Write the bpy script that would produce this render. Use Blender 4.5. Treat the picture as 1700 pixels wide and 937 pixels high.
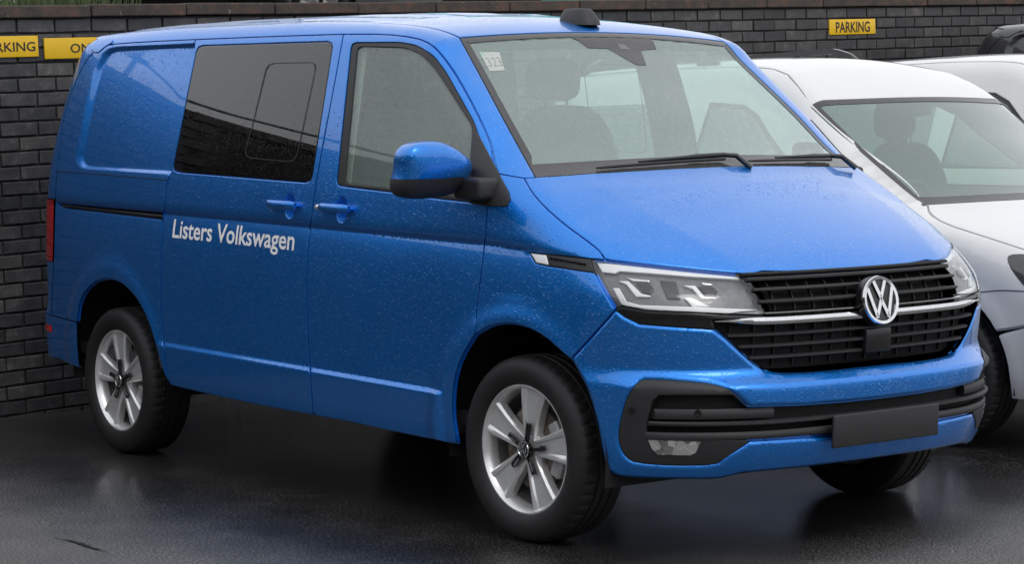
import bpy, bmesh, math, random
import numpy as np
from mathutils import Vector, Matrix
from mathutils.geometry import delaunay_2d_cdt
random.seed(4); RNG=np.random.default_rng(4)
for o in list(bpy.data.objects): bpy.data.objects.remove(o)
SC=bpy.context.scene; COL=SC.collection
#==== camera (solved from the photograph, pixels of the 1700x937 picture) ====
# ---- camera solved from the photograph (pixels of the 1700x937 picture) ----
CAM=np.array([8.0136,-5.9408,1.5009]); YAW,PITCH,ROLL=2.4875,-0.0695,-0.0117; FPX=3893.6
RAKE=0.0167
def cam_axes():
    f=np.array([np.cos(YAW)*np.cos(PITCH),np.sin(YAW)*np.cos(PITCH),np.sin(PITCH)])
    r=np.cross(f,[0,0,1]);r/=np.linalg.norm(r);u=np.cross(r,f)
    c,s=np.cos(ROLL),np.sin(ROLL)
    return np.array([c*r+s*u,-s*r+c*u,f])
MCAM=cam_axes()
def rays_world(px):
    px=np.atleast_2d(np.asarray(px,float))
    return np.c_[(px[:,0]-850)/FPX,-(px[:,1]-468.5)/FPX,np.ones(len(px))]@MCAM
def project(P):
    q=(np.atleast_2d(P)-CAM)@MCAM.T
    return np.c_[850+FPX*q[:,0]/q[:,2],468.5-FPX*q[:,1]/q[:,2]]

cd=bpy.data.cameras.new('camera');cam=bpy.data.objects.new('camera',cd);COL.objects.link(cam)
cd.sensor_fit='HORIZONTAL';cd.sensor_width=36;cd.lens=FPX/1700*36;cd.clip_start=.1;cd.clip_end=2000
_m=Matrix([[MCAM[0][i],MCAM[1][i],-MCAM[2][i],CAM[i]] for i in range(3)]+[[0,0,0,1]])
cam.matrix_world=_m;SC.camera=cam
#==== sky, sun, exposure: overcast, rain just over ====
SUN_EL,SUN_AZ=math.radians(52),math.radians(-10)   # azimuth measured from +x towards +y
wd=bpy.data.worlds.new('World');SC.world=wd;wd.use_nodes=True
nt=wd.node_tree;nt.nodes.clear()
sky=nt.nodes.new('ShaderNodeTexSky');sky.sky_type='NISHITA';sky.sun_disc=False
sky.sun_elevation=SUN_EL;sky.sun_rotation=math.pi/2-SUN_AZ;sky.air_density=1.6;sky.dust_density=2.5;sky.ozone_density=1
hs=nt.nodes.new('ShaderNodeHueSaturation');hs.inputs['Saturation'].default_value=.10
bg=nt.nodes.new('ShaderNodeBackground');bg.inputs['Strength'].default_value=.15
ow=nt.nodes.new('ShaderNodeOutputWorld')
nt.links.new(sky.outputs[0],hs.inputs['Color']);mxw=nt.nodes.new('ShaderNodeMix');mxw.data_type='RGBA';mxw.inputs[0].default_value=.75;mxw.inputs[7].default_value=(7.3,7.5,7.9,1)   # the even cloud sheet over that sky
nt.links.new(hs.outputs[0],mxw.inputs[6]);nt.links.new(mxw.outputs[2],bg.inputs['Color']);nt.links.new(bg.outputs[0],ow.inputs['Surface'])
sl=bpy.data.lights.new('sun','SUN');sl.energy=.55;sl.angle=math.radians(25);sl.color=(1,.97,.93)
so=bpy.data.objects.new('sun',sl);COL.objects.link(so);so.location=(0,0,20)
_d=Vector((-math.cos(SUN_EL)*math.cos(SUN_AZ),-math.cos(SUN_EL)*math.sin(SUN_AZ),-math.sin(SUN_EL)))
so.rotation_euler=_d.to_track_quat('-Z','Y').to_euler()
SC.view_settings.view_transform='Standard';SC.view_settings.look='None';SC.view_settings.exposure=.13;SC.view_settings.gamma=1
SC.render.engine='CYCLES'
#==== body surface of the big van: an implicit shape in the body frame ====
Z0=.335
def to_body(P,vec=False):
    P=np.atleast_2d(np.asarray(P,float));z0=0 if vec else Z0
    x=P[:,0];z=P[:,2]-z0;c,s=np.cos(RAKE),np.sin(RAKE)
    return np.c_[x*c-z*s,P[:,1],z0+x*s+z*c]
def to_world(P,vec=False):
    P=np.atleast_2d(np.asarray(P,float));z0=0 if vec else Z0
    x=P[:,0];z=P[:,2]-z0;c,s=np.cos(RAKE),np.sin(RAKE)
    return np.c_[x*c+z*s,P[:,1],z0-x*s+z*c]
OB=to_body(CAM)[0]
def rays_body(px): return to_body(rays_world(px),vec=True)
def pchip(xs,ys):
    xs=np.array(xs,float);ys=np.array(ys,float);h=np.diff(xs);d=np.diff(ys)/h
    m=np.zeros(len(xs));m[0]=d[0];m[-1]=d[-1]
    for i in range(1,len(xs)-1):
        if d[i-1]*d[i]>0:
            w1=2*h[i]+h[i-1];w2=h[i]+2*h[i-1];m[i]=(w1+w2)/(w1/d[i-1]+w2/d[i])
    def f(x):
        x=np.asarray(x,float);i=np.clip(np.searchsorted(xs,x)-1,0,len(h)-1)
        t=(x-xs[i])/h[i];tt=np.clip(t,0,1)
        r=(1+2*tt)*(1-tt)**2*ys[i]+tt*(1-tt)**2*h[i]*m[i]+tt*tt*(3-2*tt)*ys[i+1]+tt*tt*(tt-1)*h[i]*m[i+1]
        r=r+np.where(t<0,t*h[i]*m[i],0)+np.where(t>1,(t-1)*h[i]*m[i+1],0)
        return r
    return f
def smax(a,b,k):
    h=np.maximum(k-np.abs(a-b),0)/k
    return np.maximum(a,b)+h*h*k*.25
def sstep(a,b,x):
    t=np.clip((x-a)/(b-a),0,1);return t*t*(3-2*t)
W_SIDE=pchip([.10,.22,.28,.40,.60,.85,1.05,1.20,1.30,1.45,1.65,1.85,2.0],
             [.86,.895,.925,.943,.950,.952,.948,.939,.927,.902,.858,.805,.76])
TAP=pchip([-2.6,-2.2,-1.8,-1.0,1.0,1.4,1.8,2.1,2.4],[.085,.05,.02,.0,.0,.004,.018,.04,.08])
PROF=pchip([-2.6,-2.25,-1.9,-1.2,-.3,.3,.6,.84,.95,1.25,1.50,1.60,1.70,1.85,2.0,2.12,2.20,2.25,2.29],
           [1.855,1.912,1.93,1.948,1.948,1.934,1.908,1.853,1.77,1.556,1.375,1.325,1.285,1.222,1.15,1.085,1.035,.995,.93])
NOSE=pchip([.15,.24,.30,.36,.42,.50,.56,.625,.665,.679,.69,.75,.86,.93,1.0,1.06,1.2],
           [2.14,2.235,2.295,2.335,2.357,2.371,2.380,2.384,2.340,2.3255,2.322,2.330,2.338,2.318,2.262,2.205,2.06])
GPLAN=pchip([0,.26,.40,.49,.57,.65,.73,.80,.86,.91,.95,1.0],
            [0,.013,.030,.047,.075,.115,.170,.235,.315,.42,.58,.9])
BACK=pchip([.2,.35,.55,.60,1.0,1.2,1.5,1.75,1.95],[-2.40,-2.45,-2.46,-2.425,-2.42,-2.405,-2.33,-2.245,-2.15])
def crease(x,z):
    # shoulder groove along the side and swage low on the doors; both run along the length of the body
    zc=np.interp(x,[-2,-.96,.3,1.3,1.56,1.8],[1.094,1.092,1.086,1.079,1.068,1.055])
    d=z-zc
    g=-.019*np.where(d>0,np.exp(-d/.013),np.exp(d/.075))
    on=sstep(-2.25,-2.1,x)*(1-sstep(1.75,1.9,x))
    return g*on
def arch(x,z,cx,r0,amp):
    r=np.hypot(x-cx,(z-.37)*1.0)
    e=r-r0
    return amp*np.where(e<.05,1,np.exp(-((e-.05)/.045)**2))*np.where(z<.9,1,0)
def low_swage(x,z):
    on=sstep(-1.06,-1.0,x)*(1-sstep(1.06,1.10,x))
    zc=.533
    return on*.015*(1-sstep(zc-.022,zc,z))
def side_w(x,z):
    w=W_SIDE(z)-TAP(x)
    w=w+crease(x,z)+low_swage(x,z)
    w=w+arch(x,z,1.5,.40,.013)+arch(x,z,-1.5,.40,.013)
    return w
def f_van(P):
    x,y,z=P[:,0],np.abs(P[:,1]),P[:,2]
    side=(y-side_w(x,z))*.985
    bul=np.interp(x,[.3,.8,1.5,1.7,2.0,2.3],[.02,.05,.15,.16,.10,.06])
    xs=x+bul*(y/.8)**2
    pr=PROF(xs);sl=(PROF(xs+.004)-pr)/.004
    crown=np.interp(x,[.4,.9,1.5,2.2],[.055,.03,.012,.03])*(y/.8)**2
    yr=np.interp(x,[1.5,1.7,1.9,2.1,2.25],[.62,.60,.56,.50,.46]);e=y-yr
    fl=np.interp(x,[1.45,1.7,1.9,2.25],[0,.10,.16,.16])*np.where(e>0,np.sqrt(e*e+4e-4)-.02+0*e,0)
    top=(z-pr+crown+fl)/np.sqrt(1+sl*sl)
    nz=NOSE(z);ns=(NOSE(z+.004)-nz)/.004;ns=np.clip(ns,-1.2,1.2)
    g=GPLAN(y);gs=(GPLAN(y+.004)-g)/.004
    front=(x-nz+g)/np.sqrt(1+ns*ns+gs*gs)
    bz=BACK(z);back=(bz-x+.10*(y/.9)**4)
    k1=np.interp(x,[-1,.6,.95,1.5,1.75,2.2],[.08,.08,.11,.13,.10,.06])
    r=smax(side,top,k1)
    r=smax(r,front,.05)
    r=smax(r,back,.16)
    r=np.maximum(r,.12-z)
    return r
def cast(f,O,D,t0,t1,n=220):
    O=np.broadcast_to(O,D.shape);ts=np.linspace(t0,t1,n)
    prev=f(O+D*ts[0]);lo=np.full(len(D),np.nan);hi=lo.copy();s0=prev>0
    for a,b in zip(ts[:-1],ts[1:]):
        cur=f(O+D*b);m=np.isnan(lo)&((cur>0)!=s0)
        lo[m]=a;hi[m]=b
    ok=~np.isnan(lo);lo=np.where(ok,lo,0);hi=np.where(ok,hi,0)
    for _ in range(34):
        mid=(lo+hi)/2;v=f(O+D*mid[:,None])>0
        go=v==s0;lo=np.where(go,mid,lo);hi=np.where(go,hi,mid)
    P=O+D*((lo+hi)/2)[:,None];return P,ok
#==== mesh helpers ====
def link(o,parent=None):
    COL.objects.link(o)
    if parent is not None: o.parent=parent
    return o
def empty(name,loc=(0,0,0),rz=0):
    o=bpy.data.objects.new(name,None);o.empty_display_size=.2;o.location=loc;o.rotation_euler=(0,0,rz);return link(o)
def tag(o,label=None,cat=None,group=None,kind=None):
    if label:o['label']=label
    if cat:o['category']=cat
    if group:o['group']=group
    if kind:o['kind']=kind
    return o
def mk(name,V,F,mat,parent=None,N=None,smooth=True):
    me=bpy.data.meshes.new(name);me.from_pydata(np.asarray(V,float).tolist(),[],[list(map(int,f)) for f in F])
    if mat is not None: me.materials.append(mat)
    me.polygons.foreach_set('use_smooth',[smooth]*len(me.polygons))
    me.update()
    if N is not None: me.normals_split_custom_set_from_vertices(np.asarray(N,float).tolist())
    return link(bpy.data.objects.new(name,me),parent)
class MB:
    """collects shapes into one mesh"""
    def __init__(s): s.V=[];s.F=[]
    def add(s,V,F):
        b=len(s.V);s.V+= [tuple(v) for v in np.asarray(V,float)];s.F+=[[i+b for i in f] for f in F];return s
    def box(s,c,d,rot=None,bev=0):
        x,y,z=d[0]/2,d[1]/2,d[2]/2
        if bev<=0:
            V=np.array([[a*x,b*y,e*z] for a in(-1,1) for b in(-1,1) for e in(-1,1)])
            F=[[0,1,3,2],[4,6,7,5],[0,4,5,1],[2,3,7,6],[0,2,6,4],[1,5,7,3]]
        else:
            bm=bmesh.new();bmesh.ops.create_cube(bm,size=1)
            for v in bm.verts: v.co=Vector((v.co.x*d[0],v.co.y*d[1],v.co.z*d[2]))
            bmesh.ops.bevel(bm,geom=bm.edges[:],offset=bev,segments=3,affect='EDGES',profile=.5)
            bm.verts.index_update();V=np.array([v.co[:] for v in bm.verts]);F=[[v.index for v in f.verts] for f in bm.faces];bm.free()
        if rot is not None: V=V@np.array(rot).T
        return s.add(V+np.array(c),F)
    def lathe(s,prof,n=64,axis='y',c=(0,0,0),a0=0,a1=2*math.pi,close=False):
        # prof: (radius, height along axis)
        full=abs(a1-a0-2*math.pi)<1e-6;m=n if full else n+1
        P=list(prof);A=np.linspace(a0,a1,n+1)[:m];V=[]
        for r,h in P:
            for a in A:
                q=(r*math.cos(a),h,r*math.sin(a)) if axis=='y' else ((r*math.cos(a),r*math.sin(a),h) if axis=='z' else (h,r*math.cos(a),r*math.sin(a)))
                V.append((q[0]+c[0],q[1]+c[1],q[2]+c[2]))
        F=[]
        k=len(P)
        for i in range(k if close else k-1):
            for j in range(n if full else n):
                j2=(j+1)%m;i2=(i+1)%k
                if not full and j==n: continue
                F.append([i*m+j,i*m+j2,i2*m+j2,i2*m+j])
        return s.add(V,F)
    def tube(s,pts,r,n=8,cap=True):
        P=np.asarray(pts,float);k=len(P);R=np.broadcast_to(np.asarray(r,float),(k,));V=[];F=[]
        T=np.gradient(P,axis=0);T/=np.linalg.norm(T,axis=1)[:,None]+1e-12
        up=np.array([0,0,1.]) if abs(T[0][2])<.9 else np.array([1.,0,0])
        for i in range(k):
            a=np.cross(T[i],up);a/=np.linalg.norm(a)+1e-12;b=np.cross(a,T[i])
            for j in range(n):
                t=2*math.pi*j/n;V.append(P[i]+R[i]*(math.cos(t)*a+math.sin(t)*b))
        for i in range(k-1):
            for j in range(n):
                j2=(j+1)%n;F.append([i*n+j,i*n+j2,(i+1)*n+j2,(i+1)*n+j])
        if cap: F.append(list(range(n))[::-1]);F.append([(k-1)*n+j for j in range(n)])
        return s.add(V,F)
    def sweep(s,path,sec,frame,closed_sec=True):
        # path Nx3; sec list of (a,b); frame(i)->(A,B) unit vectors
        m=len(sec);V=[];F=[];k=len(path)
        for i in range(k):
            A,B=frame(i)
            for a,b in sec: V.append(np.array(path[i])+a*np.array(A)+b*np.array(B))
        for i in range(k-1):
            for j in range(m if closed_sec else m-1):
                j2=(j+1)%m;F.append([i*m+j,(i+1)*m+j,(i+1)*m+j2,i*m+j2])
        if closed_sec: F.append(list(range(m)));F.append([(k-1)*m+j for j in range(m)][::-1])
        return s.add(V,F)
    def build(s,name,mat,parent=None,smooth=False,xf=None,angle=None):
        V=np.array(s.V)
        if xf is not None: V=xf(V)
        me=bpy.data.meshes.new(name);me.from_pydata(V.tolist(),[],s.F);me.materials.append(mat)
        bm=bmesh.new();bm.from_mesh(me);bmesh.ops.recalc_face_normals(bm,faces=bm.faces[:]);bm.to_mesh(me);bm.free()
        me.polygons.foreach_set('use_smooth',[bool(smooth)]*len(me.polygons))
        if smooth and angle is not None: me.set_sharp_from_angle(angle=math.radians(angle))
        me.update();return link(bpy.data.objects.new(name,me),parent)
def chaikin(P,it=2,closed=False):
    P=np.asarray(P,float)
    for _ in range(it):
        if closed:
            Q=np.roll(P,-1,0);P=np.stack([.75*P+.25*Q,.25*P+.75*Q],1).reshape(-1,P.shape[1])
        else:
            a,b=P[:-1],P[1:];M=np.stack([.75*a+.25*b,.25*a+.75*b],1).reshape(-1,P.shape[1]);P=np.vstack([P[:1],M[1:-1],P[-1:]])
    return P
def dens(P,step,closed=False):
    P=np.asarray(P,float);Q=np.vstack([P,P[:1]]) if closed else P;out=[]
    for a,b in zip(Q[:-1],Q[1:]):
        n=max(1,int(np.ceil(np.linalg.norm(b-a)/step)));t=np.arange(n)/n
        out.append(a+(b-a)*t[:,None])
    out=np.vstack(out);return out if closed else np.vstack([out,Q[-1:]])
def area2(P): x,y=P[:,0],P[:,1];return .5*np.sum(x*np.roll(y,-1)-np.roll(x,-1)*y)
def inside(Q,P):
    r=np.zeros(len(Q),bool);x,y=Q[:,0],Q[:,1]
    A=P;B=np.roll(P,-1,0)
    for a,b in zip(A,B):
        if a[1]==b[1]: continue
        c=((a[1]>y)!=(b[1]>y))&(x<(b[0]-a[0])*(y-a[1])/(b[1]-a[1])+a[0]);r^=c
    return r
def pdist(Q,P,closed=True):
    d=np.full(len(Q),1e9);B=np.roll(P,-1,0) if closed else P[1:]
    for a,b in zip(P,B):
        ab=b-a;L=ab@ab
        if L<1e-16: continue
        t=np.clip(((Q-a)@ab)/L,0,1);d=np.minimum(d,np.hypot(*(Q-a-t[:,None]*ab).T))
    return d
def clean(P,eps):
    out=[P[0]]
    for q in P[1:]:
        if np.linalg.norm(q-out[-1])>eps: out.append(q)
    if np.linalg.norm(out[0]-out[-1])<=eps: out.pop()
    return np.array(out)
def inset(P,g):
    """move a CCW loop inwards by g"""
    e=np.roll(P,-1,0)-P;L=np.linalg.norm(e,axis=1)[:,None]+1e-12;n=np.c_[-e[:,1],e[:,0]]/L
    np_=np.roll(n,1,0);b=n+np_;s=np.clip((1+(n*np_).sum(1)),.35,2)[:,None]
    return P+g*b/s
class Dom:
    def __init__(s,to2,org,dr,t0,t1,n=36): s.to2,s.org,s.dr,s.t0,s.t1,s.n=to2,org,dr,t0,t1,n
    def lift(s,f,uv): 
        O=s.org(uv);D=s.dr(uv);P,ok=cast(f,O,D,s.t0,s.t1,s.n);return P,ok
def K(v): return lambda uv: np.broadcast_to(np.array(v,float),(len(uv),3))
D_SIDE=Dom(lambda P:P[:,[0,2]],lambda u:np.c_[u[:,0],0*u[:,0]-1.3,u[:,1]],K((0,1,0)),.05,1.25,40)
D_TOP=Dom(lambda P:P[:,[0,1]],lambda u:np.c_[u[:,0],u[:,1],0*u[:,0]+2.2],K((0,0,-1)),.02,1.6,50)
_q=.7071067811865476
D_DIAG=Dom(lambda P:np.c_[P[:,0],(P[:,1]+P[:,2])*_q],lambda u:np.c_[u[:,0],u[:,1]*_q-1.6,u[:,1]*_q+1.6],K((0,_q,-_q)),.05,2.9,70)
def d_cyl(cx,flip=False,sc=1.2):
    s=-1 if flip else 1
    return Dom(lambda P:np.c_[np.arctan2(P[:,1],s*(P[:,0]-cx))*sc,P[:,2]],lambda u:np.c_[0*u[:,0]+cx,0*u[:,0],u[:,1]],
        lambda u:np.c_[s*np.cos(u[:,0]/sc),np.sin(u[:,0]/sc),0*u[:,0]],.2,2.2,44)
def grad(f,P,e=.002):
    g=np.zeros_like(P)
    for k in range(3):
        d=np.zeros(3);d[k]=e;g[:,k]=f(P+d)-f(P-d)
    return g/(np.linalg.norm(g,axis=1)[:,None]+1e-12)
def panel(f,dom,loops,h=.03,gap=.003,bev=.0015,depth=.014,lip=.008,off=0.,extra=None,disp=None,edge=.018,ringw=.0045,tilt=.5):
    """skin one panel of the shape f between outline loops (3-D points); returns verts, faces, normals"""
    ff=(lambda P:f(P)+off) if off else f
    L=[]
    for i,l in enumerate(loops):
        u=clean(dom.to2(np.asarray(l,float)),.0015)
        if (area2(u)>0)!=(i==0): u=u[::-1]
        u=dens(u,edge,True)
        if gap: u=inset(u,gap)
        L.append(u)
    pts=[];edges=[];b=0;isb=[]
    for u in L:
        n=len(u);pts.append(u);edges+=[(b+i,b+(i+1)%n) for i in range(n)];b+=n;isb+=[True]*n
    if bev: ring=np.vstack([inset(u,ringw) for u in L]);ring=ring[pdist(ring,L[0])>.0028]
    lo=L[0].min(0);hi=L[0].max(0);nx=int((hi[0]-lo[0])/h)+2;ny=int((hi[1]-lo[1])/(h*.866))+2
    gx,gy=np.meshgrid(np.arange(nx),np.arange(ny));G=np.c_[(lo[0]+(gx+.5*(gy%2))*h).ravel(),(lo[1]+gy*h*.866).ravel()]
    if extra is not None and len(extra): 
        ex=np.asarray(extra,float);G=G[np.min(np.abs(G[:,None,1]-np.unique(ex[:,1])[None]),1)>h*.35] if len(np.unique(ex[:,1]))<40 else G
        G=np.vstack([G,ex])
    m=inside(G,L[0])
    for u in L[1:]: m&=~inside(G,u)
    G=G[m]
    if len(G):
        d=np.min([pdist(G,u) for u in L],0);G=G[d>min(.45*h,.009)]
    A=[*pts]
    if bev and len(ring): A.append(ring)
    if len(G): A.append(G)
    A=np.vstack(A)
    r=delaunay_2d_cdt([Vector(p) for p in A],edges,[],0,1e-5)
    uv=np.array([v[:] for v in r[0]]);T=np.array([t for t in r[2] if len(t)==3])
    c=uv[T].mean(1);keep=inside(c,L[0])
    for u in L[1:]: keep&=~inside(c,u)
    T=T[keep];used=np.unique(T);mp=-np.ones(len(uv),int);mp[used]=np.arange(len(used));T=mp[T]
    nb=b;orig=r[3];inv={}
    for j in used:
        for o in orig[j]:
            if o<nb: inv[o]=mp[j]
    uv=uv[used]
    P,ok=dom.lift(ff,uv)
    if not ok.all():
        bad=np.where(~ok)[0];good=np.where(ok)[0]
        for i in bad:
            j=good[np.argmin(((uv[good]-uv[i])**2).sum(1))];P[i]=P[j]
    if disp is not None:
        dd,nm=disp(uv);nrm=grad(ff,P);P=P+nrm*dd[:,None]
    nrm=grad(ff,P)
    tn=np.cross(P[T[:,1]]-P[T[:,0]],P[T[:,2]]-P[T[:,0]]);fl=(tn*nrm[T[:,0]]).sum(1)<0
    hand=-1. if fl.mean()>.5 else 1.
    T[fl]=T[fl][:,::-1]
    if disp is not None:
        tn=np.cross(P[T[:,1]]-P[T[:,0]],P[T[:,2]]-P[T[:,0]]);N2=np.zeros_like(P)
        for k in range(3): np.add.at(N2,T[:,k],tn)
        N2=N2/(np.linalg.norm(N2,axis=1)[:,None]+1e-12);use=np.abs(dd)>1e-6
        for _ in range(2):
            g_=use[T].any(1);use=use.copy();use[np.unique(T[g_])]=True
        nrm=np.where(use[:,None],N2,nrm)
    V=[P];N=[nrm];F=[T.tolist()];base=len(P)
    k=0
    if depth:
        for li,u in enumerate(L):
            ids=[inv.get(k+i,-1) for i in range(len(u))];k+=len(u)
            ids=[i for i in ids if i>=0]
            if len(ids)<3: continue
            q=P[ids];n=nrm[ids];tg=np.roll(q,-1,0)-np.roll(q,1,0);o=hand*np.cross(tg,n);o/=np.linalg.norm(o,axis=1)[:,None]+1e-12
            if bev:
                q=q-n*bev;P[ids]=q;N[0][ids]=(n+tilt*o)/np.linalg.norm(n+tilt*o,axis=1)[:,None]
            a=q.copy();bq=q-n*depth;cq=bq+o*lip
            m=len(ids);V+=[a,bq,bq,cq];N+=[o,o,n,n]
            for i in range(m):
                j=(i+1)%m
                F.append([[base+i,base+m+i,base+m+j,base+j],[base+2*m+i,base+3*m+i,base+3*m+j,base+2*m+j]])
            base+=4*m
    V[0]=P
    return np.vstack(V),[x for f_ in F for x in f_],np.vstack(N)
#==== materials ====
def mat(name):
    m=bpy.data.materials.new(name);m.use_nodes=True;n=m.node_tree;return m,n,n.nodes['Principled BSDF']
def node(n,t,**kw):
    x=n.nodes.new(t)
    for k,v in kw.items():
        if k in x.inputs: x.inputs[k].default_value=v
        else: setattr(x,k,v)
    return x
def objco(n): return node(n,'ShaderNodeTexCoord').outputs['Object']
def math_(n,op,a,b=None,clamp=False):
    x=node(n,'ShaderNodeMath',operation=op);x.use_clamp=clamp
    for i,v in enumerate((a,b)):
        if v is None: continue
        if isinstance(v,(int,float)): x.inputs[i].default_value=v
        else: n.links.new(v,x.inputs[i])
    return x.outputs[0]
def ramp(n,src,stops):
    r=node(n,'ShaderNodeValToRGB');e=r.color_ramp.elements
    while len(e)<len(stops): e.new(.5)
    for q,(p,c) in zip(e,stops): q.position=p;q.color=(*c,1) if len(c)==3 else (c[0],)*3+(1,)
    n.links.new(src,r.inputs['Fac']);return r.outputs['Color']
def noise(n,co,scale,detail=4,rough=.55):
    x=node(n,'ShaderNodeTexNoise',Scale=scale,Detail=detail,Roughness=rough);n.links.new(co,x.inputs['Vector']);return x.outputs['Fac']
def drops(n,co,scale=110,size=.34,keep=.45):
    """height field of rain drops sitting on a surface"""
    v=node(n,'ShaderNodeTexVoronoi',Scale=scale,Randomness=1.0);n.links.new(co,v.inputs['Vector'])
    sp=node(n,'ShaderNodeSeparateColor');n.links.new(v.outputs['Color'],sp.inputs[0])
    sz=math_(n,'MULTIPLY',math_(n,'MAXIMUM',math_(n,'SUBTRACT',sp.outputs[0],keep),0.0),size/(1-keep))
    h=math_(n,'SUBTRACT',sz,v.outputs['Distance']);h=math_(n,'MAXIMUM',h,0.0)
    return math_(n,'SQRT',h)
def bump(n,h,strength,dist):
    b=node(n,'ShaderNodeBump',Strength=strength,Distance=dist);n.links.new(h,b.inputs['Height']);return b.outputs['Normal']
def simple(name,col,rough=.5,metal=0,coat=0,spec=.5,var=0,vs=30,bmp=0,bs=400):
    m,n,p=mat(name);p.inputs['Base Color'].default_value=(*col,1);p.inputs['Roughness'].default_value=rough;p.inputs['Metallic'].default_value=metal
    p.inputs['Coat Weight'].default_value=coat;p.inputs['Specular IOR Level'].default_value=spec
    co=objco(n)
    if var:
        f=noise(n,co,vs);c=ramp(n,f,[(.3,tuple(x*(1-var) for x in col)),(.7,tuple(min(1,x*(1+var)) for x in col))]);n.links.new(c,p.inputs['Base Color'])
        r=node(n,'ShaderNodeMapRange');r.inputs['To Min'].default_value=max(0,rough*(1-var*.6));r.inputs['To Max'].default_value=min(1,rough*(1+var*.6));n.links.new(f,r.inputs['Value']);n.links.new(r.outputs[0],p.inputs['Roughness'])
    if bmp: n.links.new(bump(n,noise(n,co,bs,2),bmp,.001),p.inputs['Normal'])
    return m
def paint(name,col,metal=.0,rough=.35,drop=.5,coat=1.0,flake=0,ior=1.52):
    m,n,p=mat(name);co=objco(n)
    p.inputs['Metallic'].default_value=metal;p.inputs['Roughness'].default_value=rough
    p.inputs['Coat Weight'].default_value=coat;p.inputs['Coat Roughness'].default_value=.025;p.inputs['Coat IOR'].default_value=ior
    big=noise(n,co,2.2,3);c=ramp(n,big,[(.3,tuple(x*.96 for x in col)),(.7,tuple(min(1,x*1.04) for x in col))])
    if flake:
        v=node(n,'ShaderNodeTexVoronoi',Scale=900);n.links.new(co,v.inputs['Vector'])
        sp=node(n,'ShaderNodeSeparateColor');n.links.new(v.outputs['Color'],sp.inputs[0])
        mx=node(n,'ShaderNodeMix',data_type='RGBA',blend_type='MULTIPLY');mx.inputs[0].default_value=flake
        n.links.new(c,mx.inputs[6]);cc=ramp(n,sp.outputs[0],[(0,(.55,.55,.55)),(1,(1.4,1.4,1.4))]);n.links.new(cc,mx.inputs[7]);c=mx.outputs[2]
    n.links.new(c,p.inputs['Base Color'])
    if drop:
        h=math_(n,'ADD',drops(n,co,80,.42,.35),math_(n,'MULTIPLY',drops(n,co,170,.48,.15),.6))
        nb=bump(n,h,drop,.004);n.links.new(nb,p.inputs['Coat Normal']);nb2=bump(n,h,drop*.4,.004);n.links.new(nb2,p.inputs['Normal'])
    return m
def glass(name,tint,refl=1.0,drop=.5,haze=0.0,ior=1.52):
    """thin car glass: tinted see-through sheet with a mirror reflection on top and rain beads"""
    m=bpy.data.materials.new(name);m.use_nodes=True;n=m.node_tree;n.nodes.clear();co=objco(n)
    tr=node(n,'ShaderNodeBsdfTransparent',Color=(*tint,1));gl=node(n,'ShaderNodeBsdfGlossy',Roughness=.015)
    ge=node(n,'ShaderNodeNewGeometry');dt=node(n,'ShaderNodeVectorMath',operation='DOT_PRODUCT');n.links.new(ge.outputs['Incoming'],dt.inputs[0]);n.links.new(ge.outputs['Normal'],dt.inputs[1]);r0=((ior-1)/(ior+1))**2;mx=node(n,'ShaderNodeMixShader');o=node(n,'ShaderNodeOutputMaterial')
    base=tr.outputs[0]
    if haze:
        df=node(n,'ShaderNodeBsdfDiffuse',Color=(.64,.80,.73,1));m2=node(n,'ShaderNodeMixShader');m2.inputs[0].default_value=haze
        n.links.new(base,m2.inputs[1]);n.links.new(df.outputs[0],m2.inputs[2]);base=m2.outputs[0]
    f=math_(n,'POWER',math_(n,'SUBTRACT',1.0,math_(n,'ABSOLUTE',dt.outputs['Value'])),5.0)
    f=math_(n,'ADD',math_(n,'MULTIPLY',f,1-r0),r0);f=math_(n,'MULTIPLY',f,refl*1.7,True)   # both faces of the pane, same from either side
    if drop:
        h=math_(n,'ADD',drops(n,co,150,.42,.4),math_(n,'MULTIPLY',drops(n,co,310,.42,.3),.5));nb=bump(n,h,drop,.003)
        n.links.new(nb,gl.inputs['Normal']);n.links.new(nb,dt.inputs[1])
    n.links.new(f,mx.inputs[0]);n.links.new(base,mx.inputs[1]);n.links.new(gl.outputs[0],mx.inputs[2]);n.links.new(mx.outputs[0],o.inputs[0])
    return m
M={}
M['blue']=paint('blue_metallic_paint',(.0003,.200,.70),metal=.75,rough=.38,drop=.85,flake=.4)
M['white']=paint('white_paint',(.66,.66,.655),metal=0,rough=.4,drop=.12)
M['darkpaint']=paint('charcoal_paint',(.018,.019,.022),metal=.2,rough=.4,drop=.3)
M['darkgrey']=paint('mid_grey_paint',(.16,.165,.17),metal=.3,rough=.4,drop=.2)
M['silver']=paint('silver_paint',(.42,.43,.44),metal=.6,rough=.4,drop=.2)
M['teal']=paint('teal_paint',(.03,.30,.26),metal=.1,rough=.4,drop=.2)
M['plastic']=simple('black_grained_plastic',(.022,.022,.024),.55,var=.15,vs=60,bmp=.25,bs=900)
M['gloss']=simple('gloss_black_plastic',(.010,.010,.011),.18,var=.1)
M['dark']=simple('dark_cavity',(.006,.006,.007),.8,var=.2)
M['seal']=simple('rubber_seal',(.018,.018,.019),.5,var=.2)
M['chrome']=simple('chrome_trim',(.66,.67,.68),.10,metal=1,var=.1,vs=120)
M['alloy']=simple('silver_alloy',(.76,.76,.76),.32,metal=.6,coat=.4,var=.06,vs=90)
M['alloy_in']=simple('alloy_barrel',(.33,.33,.33),.45,metal=.7,var=.12,vs=40)
M['disc']=simple('brake_disc_iron',(.16,.13,.11),.5,metal=.6,var=.4,vs=60)
M['caliper']=simple('caliper_metal',(.40,.40,.40),.5,metal=.5,var=.2)
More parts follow.
